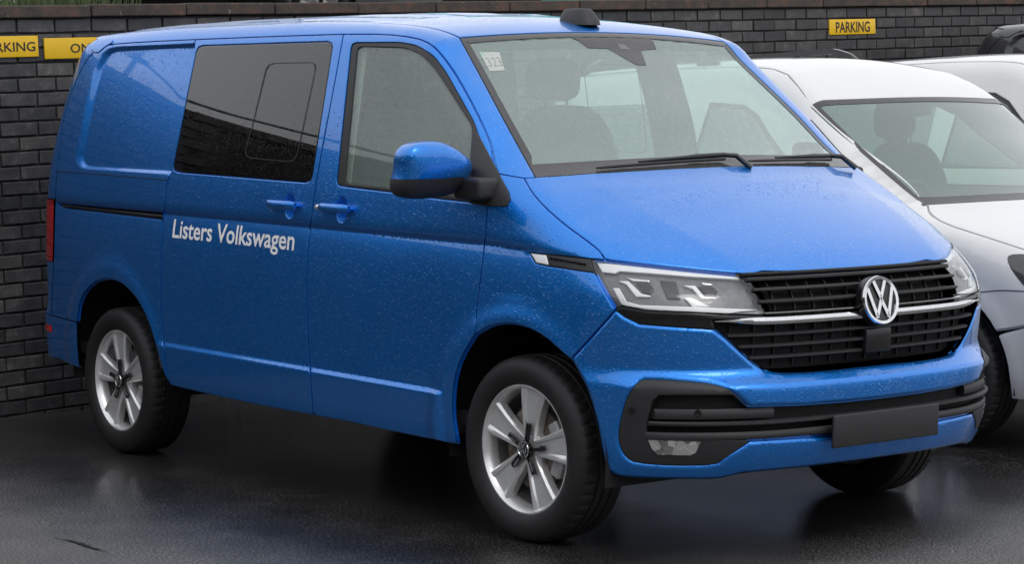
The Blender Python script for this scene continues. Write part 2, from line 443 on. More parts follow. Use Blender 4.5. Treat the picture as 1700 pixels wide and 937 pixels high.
M['rubber']=simple('tyre_rubber',(.011,.011,.012),.60,var=.25,vs=26,bmp=.3,bs=300)
M['glass']=glass('clear_glass',(.78,.94,.86),drop=.8,haze=.20)
M['windscreen']=glass('windscreen_glass',(.80,.96,.88),drop=.6,haze=.29)
M['privacy']=glass('privacy_glass',(.05,.05,.055),refl=1.25,drop=.25)
M['lens']=glass('lamp_lens',(.92,.93,.93),drop=.15)
M['lamp_in']=simple('headlamp_housing',(.16,.16,.17),.35,metal=.3,var=.2,vs=50)
M['drl']=simple('lamp_light_guide',(.90,.91,.92),.22,coat=.5,var=.04)
M['reflector']=simple('lamp_reflector',(.85,.85,.86),.08,metal=1,var=.1,vs=200)
M['red']=simple('red_lamp_lens',(.35,.008,.010),.15,coat=1,var=.1)
M['cabin']=simple('cabin_trim',(.05,.05,.052),.7,var=.2,vs=20)
M['cabin_light']=simple('headliner_cloth',(.34,.35,.34),.85,var=.08,vs=30)
M['seat']=simple('seat_cloth',(.055,.056,.058),.85,var=.3,vs=60)
M['frit']=simple('ceramic_frit',(.055,.052,.052),.10,var=.1)
M['decal']=simple('white_vinyl',(.93,.93,.93),.4,var=.03)
M['paper']=simple('white_paper',(.46,.48,.46),.8,var=.05)
M['ink']=simple('marker_ink',(.24,.26,.25),.7)
#==== the blue van ====
def pixv(px,off=0.,step=4):
    """photo pixels -> points on the van's skin (body frame)"""
    px=np.asarray(px,float).copy();ff=(lambda P:f_van(P)+off)
    P,ok=cast(ff,OB,rays_body(px),6.0,12.3,130)
    k=0
    while not ok.all() and k<60:
        b=~ok;v=np.array([800,430.])-px[b];px[b]+=v/np.linalg.norm(v,axis=1)[:,None]*1.5
        q,o2=cast(ff,OB,rays_body(px[b]),6.0,12.3,130);P[b]=q;ok[b]=o2;k+=1
    return P
def seg(pts,it=2,off=0.): return pixv(dens(chaikin(pts,it),6),off)
def loop(pts,it=2,off=0.): return pixv(dens(chaikin(pts,it,True),6,True),off)
def cat(*a): return np.vstack(a)
MIR=np.array([1.,-1.,1.])
def mirror_mesh(V,F,N): return V*MIR,[f[::-1] for f in F],N*MIR
class Car:
    """a vehicle being put together; xf takes its body frame to its own axes"""
    def __init__(s,root,f,xf,xfv): s.root,s.f,s.xf,s.xfv=root,f,xf,xfv
    def skin(s,name,dom,loops,m,parent=None,both=True,**kw):
        V,F,N=panel(s.f,dom,loops,**kw);out=[mk(name,s.xf(V),F,m,parent or s.root,s.xfv(N))]
        if both:
            V,F,N=mirror_mesh(V,F,N);pa=parent
            if isinstance(parent,list): pa=parent[1]
            out.append(mk(name,s.xf(V),F,m,pa or s.root,s.xfv(N)))
        return out
    def skin2(s,name,dom,loops,m,parents,**kw):
        """near and mirrored piece, each child of the matching near / far part"""
        V,F,N=panel(s.f,dom,loops,**kw);a=mk(name,s.xf(V),F,m,parents[0],s.xfv(N))
        V,F,N=mirror_mesh(V,F,N);b=mk(name,s.xf(V),F,m,parents[1],s.xfv(N));return [a,b]
def wheel_parts(parent,center,steer,side,name='wheel',spoke0=8,R=.3335,rim_r=.232,mat_t='rubber'):
    """alloy wheel; outer face towards -y for side=-1"""
    c,s_=math.cos(steer),math.sin(steer)
    def xf(V):
        V=np.array(V,float)
        if side>0: V=V*MIR
        return np.c_[V[:,0]*c-V[:,1]*s_,V[:,0]*s_+V[:,1]*c,V[:,2]]+np.array(center)
    # local: y=0 tyre centre, outer face at -y
    lip=-.092
    w=MB()
    w.lathe([(rim_r,lip+.012),(rim_r,lip),(rim_r-.006,lip-.001),(rim_r-.010,lip+.004),(rim_r-.016,lip+.012),(rim_r-.022,lip+.030),(rim_r-.030,lip+.08),(rim_r-.036,.10),(rim_r-.02,.11)],72)
    n=5
    for k in range(n):
        a=math.radians(spoke0+72*k);ca,sa=math.cos(a),math.sin(a)
        rs=[.030,.050,.075,.11,.15,.19,rim_r-.019,rim_r-.014]
        ts=[-1,-1,-.86,-.62,-.50,.50,.62,.86,1,1]
        V=[];
        for i,r in enumerate(rs):
            q=(r-.03)/(rim_r-.045);hw=.029+.040*q**1.3
            face=lip+.020-.012*math.sin(min(1,q*1.15)*math.pi*.55)+(.006 if i==len(rs)-1 else 0)
            for j,t in enumerate(ts):
                edge=j in(0,9);dz={0:.040,1:.008,2:.0,3:.0015,4:.008,5:.008,6:.0015,7:.0,8:.008,9:.040}[j]
                x=r;tt=hw*t*(1.0 if not edge else .96)
                V.append((ca*x-sa*tt,face+dz,sa*x+ca*tt))
        F=[];m=len(ts)
        for i in range(len(rs)-1):
            for j in range(m-1): F.append([i*m+j,i*m+j+1,(i+1)*m+j+1,(i+1)*m+j])
        F.append(list(range(m)));w.add(V,F)
    # web between the spokes near the hub
    w.lathe([(.0,lip+.022),(.050,lip+.026),(.066,lip+.034),(.070,lip+.07)],40)
    wo=w.build(name,M['alloy'],parent,True,xf,35)
    b=MB();b.lathe([(rim_r-.030,lip+.05),(rim_r-.034,.09),(.06,.095)],48);b.build('rim_barrel',M['alloy_in'],wo,True,xf,40)
    # black bars on the spoke roots
    for k in range(n):
        a=math.radians(spoke0+72*k);ca,sa=math.cos(a),math.sin(a);rot=[[ca,0,-sa],[0,1,0],[sa,0,ca]]
        br=MB();br.box((ca*.070,lip+.010,sa*.064),(.064,.012,.019),rot,.003);bo=br.build('spoke_bar',M['gloss'],wo,True,xf,40)
        br=MB();br.box((ca*.068-sa*.0045,lip+.0035,sa*.068+ca*.0045),(.036,.003,.004),rot);br.build('spoke_bar_edge',M['chrome'],wo,False,xf)
    cp=MB();cp.lathe([(.0,lip-.004),(.024,lip-.003),(.031,lip+.001),(.034,lip+.012)],32);co=cp.build('centre_cap',M['gloss'],wo,True,xf,40)
    badge_mesh(.030,lambda u,v,d:(u,lip-.0035-d,v),.0016,wo,'cap_badge',xf)
    d=MB();d.lathe([(.06,lip+.055),(.150,lip+.055),(.150,lip+.078),(.06,lip+.078)],48);d.build('brake_disc',M['disc'],wo,True,xf,40)
    q=MB()
    for aa in (28,-22): 
        a=math.radians(aa);q.box((.145*math.cos(a),lip+.062,.145*math.sin(a)),(.05,.06,.075),[[math.cos(a),0,-math.sin(a)],[0,1,0],[math.sin(a),0,math.cos(a)]],.008)
    q.box((.155,lip+.075,.006),(.035,.05,.13),None,.01);q.build('brake_caliper',M['caliper'],wo,True,xf,40)
    # tyre with shoulder blocks
    t=MB();hw=.112;NS=120
    prof=[(rim_r-.012,lip+.016),(rim_r-.003,lip+.002),(rim_r+.008,lip-.010),(rim_r+.035,lip-.018),(rim_r+.058,lip-.019),(R-.026,lip-.012),(R-.012,lip-.001),(R-.005,lip+.010),(R-.001,lip+.026),
          (R,-.045),(R,-.040),(R-.007,-.038),(R-.007,-.030),(R,-.028),(R,-.004),(R-.007,-.002),(R-.007,.006),(R,.008),(R,.034),(R-.007,.036),(R-.007,.044),(R-.001,.046),(R-.004,.09),(R-.02,.105),(rim_r+.04,.112),(rim_r,.10)]
    V=[];m=NS*2
    for i,(r,y) in enumerate(prof):
        for j in range(m):
            a=2*math.pi*j/m;rr=r;
            if 7<=i<=9 and j%5==4: rr=r-(.004 if i<8 else .006)
            V.append((rr*math.cos(a),y,rr*math.sin(a)))
    F=[[i*m+j,i*m+(j+1)%m,(i+1)*m+(j+1)%m,(i+1)*m+j] for i in range(len(prof)-1) for j in range(m)]
    t.add(V,F);t.build('tyre',M[mat_t],wo,True,xf,32)
    return wo
def badge_mesh(r,mp,th,parent,name,xf=None):
    """ring with a V over a W, drawn in (u,v) and mapped to space by mp(u,v,height)"""
    b=MB()
    def strip(pts,w):
        P=np.array(pts,float);V=[];F=[]
        for q in range(len(P)-1):
            a,c=P[q],P[q+1];d=(c-a)/np.linalg.norm(c-a);nn=np.array([-d[1],d[0]])*w/2;k=len(V)
            for base,h in((0,0),(1,th)):
                for e in(a-nn,a+nn,c+nn,c-nn): V.append(mp(e[0]*r,e[1]*r,h))
            F+=[[k+4,k+5,k+6,k+7],[k,k+1,k+5,k+4],[k+1,k+2,k+6,k+5],[k+2,k+3,k+7,k+6],[k+3,k,k+4,k+7]]
        b.add(V,F)
    n=48;V=[];F=[]
    for j in range(n):
        a=2*math.pi*j/n
        for rr,h in((.82,0),(.85,th),(.97,th*1.3),(1.0,0)): V.append(mp(rr*r*math.cos(a),rr*r*math.sin(a),h))
    for j in range(n):
        for q in range(3): F.append([j*4+q,((j+1)%n)*4+q,((j+1)%n)*4+q+1,j*4+q+1])
    b.add(V,F)
    strip([(-.33,.80),(0,.10)],.16);strip([(.33,.80),(0,.10)],.16)
    strip([(-.70,.50),(-.30,-.72)],.16);strip([(.70,.50),(.30,-.72)],.16)
    strip([(-.34,-.68),(0,.02)],.16);strip([(.34,-.68),(0,.02)],.16)
    return b.build(name,M['chrome'],parent,True,xf,30)

def build_van():
    root=empty('panel_van');C=Car(root,f_van,to_world,lambda v:to_world(v,True))
    blue=M['blue']
    # ---- seams traced on the photograph ----
    gut=[(172,74),(240,69),(324,65),(450,60),(570,56)]
    gutF=[(570,56),(637,55.7),(691,61.5),(718,73),(739,96),(760,126),(790,181),(812,229),(818,250),(816,285),(809,344)]
    bgap=[(570,56),(551,160),(532,260),(522,320),(515,373),(508.5,437),(509,520),(513,594),(519,685)]
    sgap=[(324,65),(321,92),(285,283),(277,300),(271.5,355),(268,402),(266,471),(269,540),(275,620),(285,641)]
    fgap=[(809,344),(804,406),(797,464),(790,520),(788,555)]
    archL=[(788,555),(766,590),(755,622),(750,655),(750,695),(757,734)]
    archR=[(788,555),(814,539),(842,535.6),(872,541),(903,558),(930,583),(947,597)]
    archF=[(947,597),(970,637),(982,672),(992,711),(998,746),(1006,781)]
    rarch=[(127,536),(130,505),(142,481),(159,467),(176,462),(197,467),(217,484),(234,508),(248,539),(258,573),(265,597),(273,625),(285,641)]
    sill1=[(285,641),(410,670),(519,690)];sill2=[(519,690),(570,699),(660,719),(757,738)]
    shut=[(870,295),(886,325),(927,365),(978,402.5),(995,416),(1004,430)]
    hoodf=[(1004,430),(1101,441),(1180,449),(1246,455)]
    wsS=[(763,62),(800,130),(840,205),(889,294)]
    fb=[(947,597),(985,556),(1021,515)]
    hlL=[(980,430),(986,453),(1004,485),(1021,515)]
    qrear=[(172,74),(150,90),(131,120),(106,184),(94,283),(91,333),(89,437),(84,524)]
    bumpT=[(84,524),(127,536)]
    # rows of extra points that keep the creases crisp
    xs=np.arange(-2.3,1.9,.02)
    rows=[]
    zc=np.interp(xs,[-2,-.96,.3,1.3,1.56,1.8],[1.094,1.092,1.086,1.079,1.068,1.055])
    for d in(-.07,-.04,-.02,-.008,.0,.003,.010,.022): rows.append(np.c_[xs,zc+d])
    for d in(-.05,-.03,-.022,-.016,-.010,-.004,.0,.01): rows.append(np.c_[xs,0*xs+.533+d])
    rows=np.vstack(rows)
    def dish(px,rx=.040,rz=.052,dep=.020):
        c=D_SIDE.to2(pixv([px]))[0];pts=[]
        for k,r in enumerate((.0,.25,.5,.7,.85,1.,1.1)):
            for a in np.linspace(0,2*math.pi,5+4*k)[:-1]: pts.append((c[0]+rx*r*math.cos(a),c[1]+rz*r*math.sin(a)))
        def d(uv):
            q=np.hypot((uv[:,0]-c[0])/rx,(uv[:,1]-c[1])/rz);return -dep*np.clip(1-q**2,0,1)**.8,None
        return np.array(pts),d
    # ---- front door ----
    dl=cat(seg(gutF,1)[:-1],seg(fgap)[:-1],seg(archL)[:-1],seg(sill2)[::-1][:-1],seg(bgap)[::-1][:-1])
    win_o=[(583,71),(664,70),(691,75),(718.6,92),(739,119.5),(787,205),(800,262),(793,337),(720,329),(660,320),(558,308)]
    win_i=[(592,77),(668,78.5),(693,87),(714,106),(733,133),(781,208),(790,258),(784,329),(720,321),(650,312.5),(571,304)]
    def rl(p,off=0.,r=.10):
        """loop with slightly rounded corners"""
        P=np.array(p,float);out=[]
        for i in range(len(P)):
            a,b,c=P[i-1],P[i],P[(i+1)%len(P)];l=min(np.linalg.norm(a-b),np.linalg.norm(c-b))*.45;l=min(l,r*80)
            out+=[b+(a-b)/np.linalg.norm(a-b)*l,b+((a-b)/np.linalg.norm(a-b)+(c-b)/np.linalg.norm(c-b))*l*.28,b+(c-b)/np.linalg.norm(c-b)*l]
        return pixv(dens(np.array(out),6,True),off)
    ex,dd=dish((567,348));
    door=C.skin('front_door',D_SIDE,[dl,rl(win_o)],blue,h=.03,extra=np.vstack([rows,ex]),disp=dd)
    C.skin2('window_seal',D_SIDE,[rl(win_o),rl(win_i)],M['seal'],door,h=.05,gap=.0005,off=.003,depth=.01,lip=0)
    C.skin2('window_glass',D_SIDE,[rl(win_i)],M['glass'],door,h=.06,gap=.0,off=.008,depth=.0,bev=0)
    # ---- sliding door ----
    sl=cat(seg(gut,1)[-1:],seg(bgap)[:-1],seg(sill1)[::-1][:-1],seg(sgap)[::-1][:-1],seg([(324,65),(450,60),(570,56)],0)[:-1])
    sw_o=[(327,76),(553,68.5),(516,303.5),(285.5,285)]
    ex,dd=dish((481,342))
    sd=C.skin('sliding_door',D_SIDE,[sl,rl(sw_o,0,.12)],blue,h=.03,extra=np.vstack([rows,ex]),disp=dd)
    sg=C.skin2('window_glass',D_SIDE,[rl(sw_o,0,.12)],M['privacy'],sd,h=.05,gap=.002,off=.001,depth=.006,lip=0)
    sg[1].data.materials[0]=M['glass']
    pane_o=[(443,104),(526,102.5),(491,269.5),(405,262)];pane_i=[(444.2,105.3),(524.8,103.8),(490,268.2),(406.2,260.8)]
    C.skin2('sliding_pane_frame',D_SIDE,[rl(pane_o,-.001,.14),rl(pane_i,-.001,.14)],M['seal'],sd,h=.05,gap=0,off=-.0012,depth=.0,bev=0)
    # ---- rear quarter with pressed blank window ----
    q_in=[(180,87),(193,83.5),(345,76),(305,284.5),(150,275.5),(138,273),(135.5,263),(150,185),(165,115)]
    q_out=[(172,82),(188,77),(345,69.5),(305,291),(138,281),(126,277),(123,264),(139,180),(156,111)]
    ql=cat(seg(gut[:3],1)[:-1],seg(sgap)[:-1],seg(rarch)[::-1][:-1],seg(bumpT,0)[::-1][:-1],seg(qrear,1)[::-1][:-1])
    Li=D_SIDE.to2(rl(q_in,0,.1));Lo=D_SIDE.to2(rl(q_out,0,.1))
    def press(uv):
        di=np.where(inside(uv,Li),0,pdist(uv,Li));do=np.where(inside(uv,Lo),pdist(uv,Lo),0)
        t=do/(di+do+1e-9);t=t*t*(3-2*t);return -.016*t,None
    exq=[rows]
    lo_,hi_=Lo.min(0),Lo.max(0);bx,bz=np.meshgrid(np.arange(lo_[0],hi_[0],.006),np.arange(lo_[1],hi_[1],.006));bp=np.c_[bx.ravel(),bz.ravel()]
    bp=bp[inside(bp,Lo)];bp=bp[~inside(bp,Li)];exq+=[bp,dens(Li,.006,True),dens(Lo,.006,True)]
    rail=[(96,338.5),(273,355),(272,365.5),(110,346)]
    rail_l=pixv(dens(np.array(rail,float),5,True))
    qp=C.skin('rear_quarter_panel',D_SIDE,[ql,rail_l],blue,h=.03,extra=np.vstack(exq),disp=press)
    C.skin2('door_track',D_SIDE,[rail_l],M['dark'],qp,h=.05,gap=-.006,off=.016,depth=0,bev=0)
    for sgn in(1,):
        a=pixv([(104,341.5),(272,359.5)],.004);V=[]
        for k in(0,1):
            m_=MIR if k else np.ones(3);tb=MB();tb.tube([a[0]*m_,a[1]*m_],.006,6);tb.build('track_rail',M['plastic'],qp[k],True,to_world)
    # belt seam on the quarter panel: a fine dark joint
    for k in (0,1):
        L2=pixv(dens(np.array([(93,284),(180,290.5),(277.5,299)]),8),-.0006)*(MIR if k else 1);tb=MB();tb.tube(L2,.0018,5);tb.build('belt_joint',M['dark'],qp[k],True,to_world)
    # ---- cant rail and windscreen pillar ----
    ditch_b=np.array([(-2.12,-.66),(-1.9,-.695),(-.5,-.70),(.3,-.70),(.55,-.696),(.70,-.688)])
    tl=pixv([(763,62)])[0]
    ditch_b=np.vstack([ditch_b,[tl[0],tl[1]]]);ditch=chaikin(ditch_b,2);ditch=dens(ditch,.04)
    ditch3=D_TOP.lift(f_van,ditch)[0]
    rtop=seg([(172,74),(168,72)],0)
    cr=cat(seg(gut,1)[:-1],seg(gutF[:-2],1)[:-1],seg([(818,250),(826,288)],0)[:-1],seg([(826,288),(848,291.5),(870,295)],0)[:-1],seg([(870,295),(880,294.5),(889,294)],0)[:-1],seg(wsS)[::-1][:-1],ditch3[::-1])
    C.skin('roof_side_rail',D_DIAG,[cr],blue,h=.02,gap=.002,edge=.012)
    # ---- fender ----
    rep=[(879,419.5),(900,421.5),(981,430.5),(987,453),(960,449.5),(910,442),(889,437)]
    fl=cat(seg([(870,295),(848,291.5),(826,288)],0)[:-1],seg([(826,288),(816,290)],0)[:-1],seg([(816,290),(809,344)],0)[:-1],seg(fgap)[:-1],seg(archR)[:-1],seg(fb)[:-1],seg(hlL)[::-1][:-1],seg([(980,430),(1004,430)],0)[:-1],seg(shut)[::-1][:-1])
    hl_rep=seg([(987,453),(960,449.5),(910,442),(889,437),(879,419.5),(900,421.5),(980,430)],0)
    fl=cat(seg([(870,295),(848,291.5),(826,288)],0)[:-1],seg([(826,288),(816,290)],0)[:-1],seg([(816,290),(809,344)],0)[:-1],seg(fgap)[:-1],seg(archR)[:-1],seg(fb)[:-1],seg([(1021,515),(1004,485),(987,453)],1)[:-1],hl_rep[:-1],seg([(980,430),(1004,430)],0)[:-1],seg(shut)[::-1][:-1])
    DF=d_cyl(.6)
    fx=DF.to2(D_SIDE.lift(f_van,rows[(rows[:,0]>1.25)])[0])
    fe=C.skin('front_wing',DF,[fl],blue,h=.022,gap=.002,extra=fx[fx[:,1]>.9])
    DH=d_cyl(1.0)
    rp=C.skin2('side_trim',DF,[pixv(dens(np.array(rep,float),4,True))],M['plastic'],fe,h=.03,gap=.001,off=.001,depth=.01)
    C.skin2('side_repeater',DF,[pixv(dens(np.array([(881,421),(906,424),(910,440),(890,436)],float),4,True),-.002)],M['drl'],fe,h=.02,gap=.0,off=-.002,depth=.004,lip=0)
    for k in (0,1):
        for t in np.linspace(0,1,11):
            a=pixv([(914+56*t,429.5+9.5*t)],-.001)[0]*(MIR if k else 1);g=MB();g.box(a,(.010,.004,.007),None);g.build('trim_letter',M['gloss'],rp[k],False,to_world)
    # ---- bonnet ----
    sh=seg(shut);hf=seg(hoodf,1)
    yc=np.linspace(hf[-1][1],0,9)[1:];xc=hf[-1][0]+(2.238-hf[-1][0])*(1-(yc/yc[0])**2)
    zfr=D_TOP.lift(f_van,np.c_[xc,yc])[0]
    base=pixv([(889,294)]);yb=np.linspace(base[0][1],0,12);xb=1.562-(1.562-base[0][0])*(yb/yb[0])**2
    ba=D_TOP.lift(f_van,np.c_[xb,yb])[0]
    half=cat(seg([(889,294),(870,295)],0)[:-1],sh[:-1],hf[:-1],hf[-1:],zfr)     # rear corner -> seam -> front edge -> centre
    full=cat(half,(half[:-1]*MIR)[::-1],(ba[1:]*MIR),ba[::-1][1:-1])
    C.skin('bonnet',D_TOP,[full],blue,both=False,h=.022,gap=.0025)
    # ---- windscreen ----
    yt=np.linspace(tl[1],0,14);xt=.842-(.842-tl[0])*(yt/yt[0])**2
    tp=D_TOP.lift(f_van,np.c_[xt,yt])[0]
    ws=seg(wsS)
    half=cat(tp[::-1][:-1],ws[:-1],ba)
    full=cat(half[:-1],(half*MIR)[::-1][:-1])
    def shrink(h,ds,dt,db):
        q=h.copy();n=len(tp)-1;return q
    gl=C.skin('windscreen',D_TOP,[full],M['windscreen'],both=False,h=.05,gap=.004,off=.004,depth=.006,lip=0,bev=0)[0]
    u=D_TOP.to2(full);u=clean(u,.0015);u=u if area2(u)>0 else u[::-1]
    band=inset(inset(inset(dens(u,.03,True),.011),.011),.011);band[:,0]=np.where(band[:,0]>1.33,band[:,0]-.045*sstep(1.33,1.42,band[:,0]),band[:,0])
    b3=D_TOP.lift(lambda P:f_van(P)+.0015,band)[0]
    C.skin('windscreen_frit',D_TOP,[full,b3],M['frit'],parent=gl,both=False,h=.05,gap=.003,off=.0015,depth=0,bev=0)
    def pxl(p,off,st=4): return pixv(dens(np.array(p,float),st,True),off)
    C.skin('sensor_shade',D_TOP,[pxl([(940,57.5),(961,67),(976,79),(1009,80.3),(1057,107),(1073,108),(1064,83),(1090,81),(1085,68.4),(1072,61),(1010,56.5)],.0018)],M['frit'],parent=gl,both=False,h=.05,gap=0,off=.0018,depth=0,bev=0)
    C.skin('camera_window',D_TOP,[pxl([(1024,72.5),(1030,81),(1047,81.5),(1036,73.5)],.001)],M['lamp_in'],parent=gl,both=False,h=.05,gap=0,off=.001,depth=0,bev=0)
    # numbered paper behind the glass
    pp=[(796,86),(829,86),(838,116.5),(813,117.5)]
    pl3=pixv(dens(np.array(pp,float),5,True),.0034)
    C.skin('paper_slip',D_TOP,[pl3],M['paper'],parent=gl,both=False,h=.03,gap=0,off=.0034,depth=0,bev=0)
    # cowl under the screen edge
    V=[];F=[]
    yy=np.linspace(-.82,.82,40)
    for y in yy:
        xb_=1.562-(1.562-base[0][0])*(y/base[0][1])**2
        z=D_TOP.lift(f_van,np.array([[xb_,y]]))[0][0][2]
        V+= [(xb_-.10,y,z+.018),(xb_-.02,y,z-.012),(xb_+.03,y,z-.035),(xb_+.03,y,z-.12),(xb_-.10,y,z-.12)]
    for i in range(len(yy)-1):
        for j in range(5): F.append([i*5+j,(i+1)*5+j,(i+1)*5+(j+1)%5,i*5+(j+1)%5])
    g=MB();g.add(V,F);g.build('cowl_panel',M['plastic'],root,True,to_world,40)
    # wipers
    def onws(x,y,o): return D_TOP.lift(lambda P:f_van(P)-o,np.array([[x,y]]))[0][0]
    def xb0(y): return 1.562-(1.562-base[0][0])*(y/base[0][1])**2
    for (y0,y1,ya,hk) in ((-.56,.02,-.02,.0),(.13,.66,.62,.0)):
        n_=14;ys_=np.linspace(y0,y1,n_);t_=np.linspace(0,1,n_)
        g=MB();P=[onws(xb0(y)-.016-.012*t,y,.008+.003*t) for y,t in zip(ys_,t_)];V=[];F=[]
        g.tube(P,np.interp(t_,[0,.1,1],[.004,.006,.007]),6)
        P=[onws(xb0(y)-.018-.020*t,y,.014+.006*t) for y,t in zip(ys_[4:],t_[4:])];g.tube(P,np.interp(t_[4:],[.3,.7,.8,.81,1],[.004,.008,.012,.010,.009]),8)
        e=P[-1];g.tube([e,e+np.array([.02,.05,-.004]),e+np.array([.06,.09,-.05])],[.009,.010,.012],8)
        g.build('wiper',M['gloss'],root,True,to_world,45)
    # ---- roof ----
    rb=np.array([(-2.12,y) for y in np.linspace(-.66,0,6)]);rb[:,0]-=.05*(1-(rb[:,1]/.66)**2)
    rear=D_TOP.lift(f_van,rb)[0]
    half=cat(rear[::-1][:-1],ditch3[:-1],tp)
    full=cat(half[:-1],(half*MIR)[::-1][:-1])
    def ribs(uv):
        y=np.abs(uv[:,1]);x=uv[:,0];on=sstep(-1.95,-1.8,x)*(1-sstep(.25,.4,x))
        d=0*x
        for c_ in(.12,.36,.58): d=d+.006*np.exp(-((y-c_)/.035)**4)
        return d*on,None
    C.skin('roof',D_TOP,[full],blue,both=False,h=.028,gap=.004,disp=ribs)
    # aerial
    P=D_TOP.lift(f_van,np.array([[.70,0.]]))[0][0]
    V=[];F=[];secs=[(-.060,.05,.0),(-.058,.048,.012),(-.030,.040,.055),(-.010,.036,.058)]
    n=20;ring=[]
    for z_,sx,sy in((-.010,.098,.056),(.006,.096,.054),(.030,.084,.046),(.050,.070,.036),(.056,.062,.030),(.058,.03,.014)):
        for j in range(n):
            a=2*math.pi*j/n;ca,sa=math.cos(a),math.sin(a);e=.7
            V.append((P[0]+sx*np.sign(ca)*abs(ca)**e-.012*z_/.06,P[1]+sy*np.sign(sa)*abs(sa)**e,P[2]+z_))
    for i in range(5):
        for j in range(n): F.append([i*n+j,i*n+(j+1)%n,(i+1)*n+(j+1)%n,(i+1)*n+j])
    F.append([5*n+j for j in range(n)]);g=MB();g.add(V,F);g.build('roof_aerial',M['plastic'],root,True,to_world,50)
    build_van_front(C,locals());build_van_rest(C,locals())
    return root
def front_pt(y,z,o=0.): return np.array([float(NOSE(z)-GPLAN(abs(y)))+o,y,z])
def cross_bar(y0,y1,z,h,d,o,n=40,taper=None,zf=None):
    """bar across the nose: height h, depth d, front face o metres ahead of the skin"""
    b=MB();ys=np.linspace(y0,y1,n);V=[];F=[]
    for y in ys:
        zz=z if zf is None else zf(y);t=1 if taper is None else taper(y);p=front_pt(y,zz);hh=h*t/2
        x=p[0]+o
        V+=[(x-d,y,zz-hh),(x-.004,y,zz-hh),(x,y,zz-hh*.5),(x,y,zz+hh*.4),(x-.006,y,zz+hh),(x-d,y,zz+hh*.9)]
    m=6
    for i in range(n-1):
        for j in range(m): F.append([i*m+j,(i+1)*m+j,(i+1)*m+(j+1)%m,i*m+(j+1)%m])
    F+= [list(range(m)),[(n-1)*m+j for j in range(m)][::-1]]
    b.add(V,F);return b
def text_mesh(body,size=1.,off=0.,extr=0):
    cu=bpy.data.curves.new('t','FONT');cu.body=body;cu.size=size;cu.offset=off;cu.resolution_u=3
    o=bpy.data.objects.new('t',cu);COL.objects.link(o);dg=bpy.context.evaluated_depsgraph_get();dg.update()
    e=o.evaluated_get(dg);me=e.to_mesh();V=np.array([v.co[:] for v in me.vertices]).reshape(-1,3);F=[list(p.vertices) for p in me.polygons]
    e.to_mesh_clear();bpy.data.objects.remove(o);bpy.data.curves.remove(cu);return V,F
def subdivide_text(V,F,mx):
    """split long text triangles so the lettering follows a curved skin"""
    bm=bmesh.new();vs=[bm.verts.new(v) for v in V]
    for f in F:
        try: bm.faces.new([vs[i] for i in f])
        except ValueError: pass
    bmesh.ops.triangulate(bm,faces=bm.faces[:])
    for _ in range(3):
        ed=[e for e in bm.edges if e.calc_length()>mx]
        if not ed: break
        bmesh.ops.subdivide_edges(bm,edges=ed,cuts=1);bmesh.ops.triangulate(bm,faces=bm.faces[:])
    bm.verts.index_update();V=np.array([v.co[:] for v in bm.verts]);F=[[v.index for v in f.verts] for f in bm.faces];bm.free();return V,F
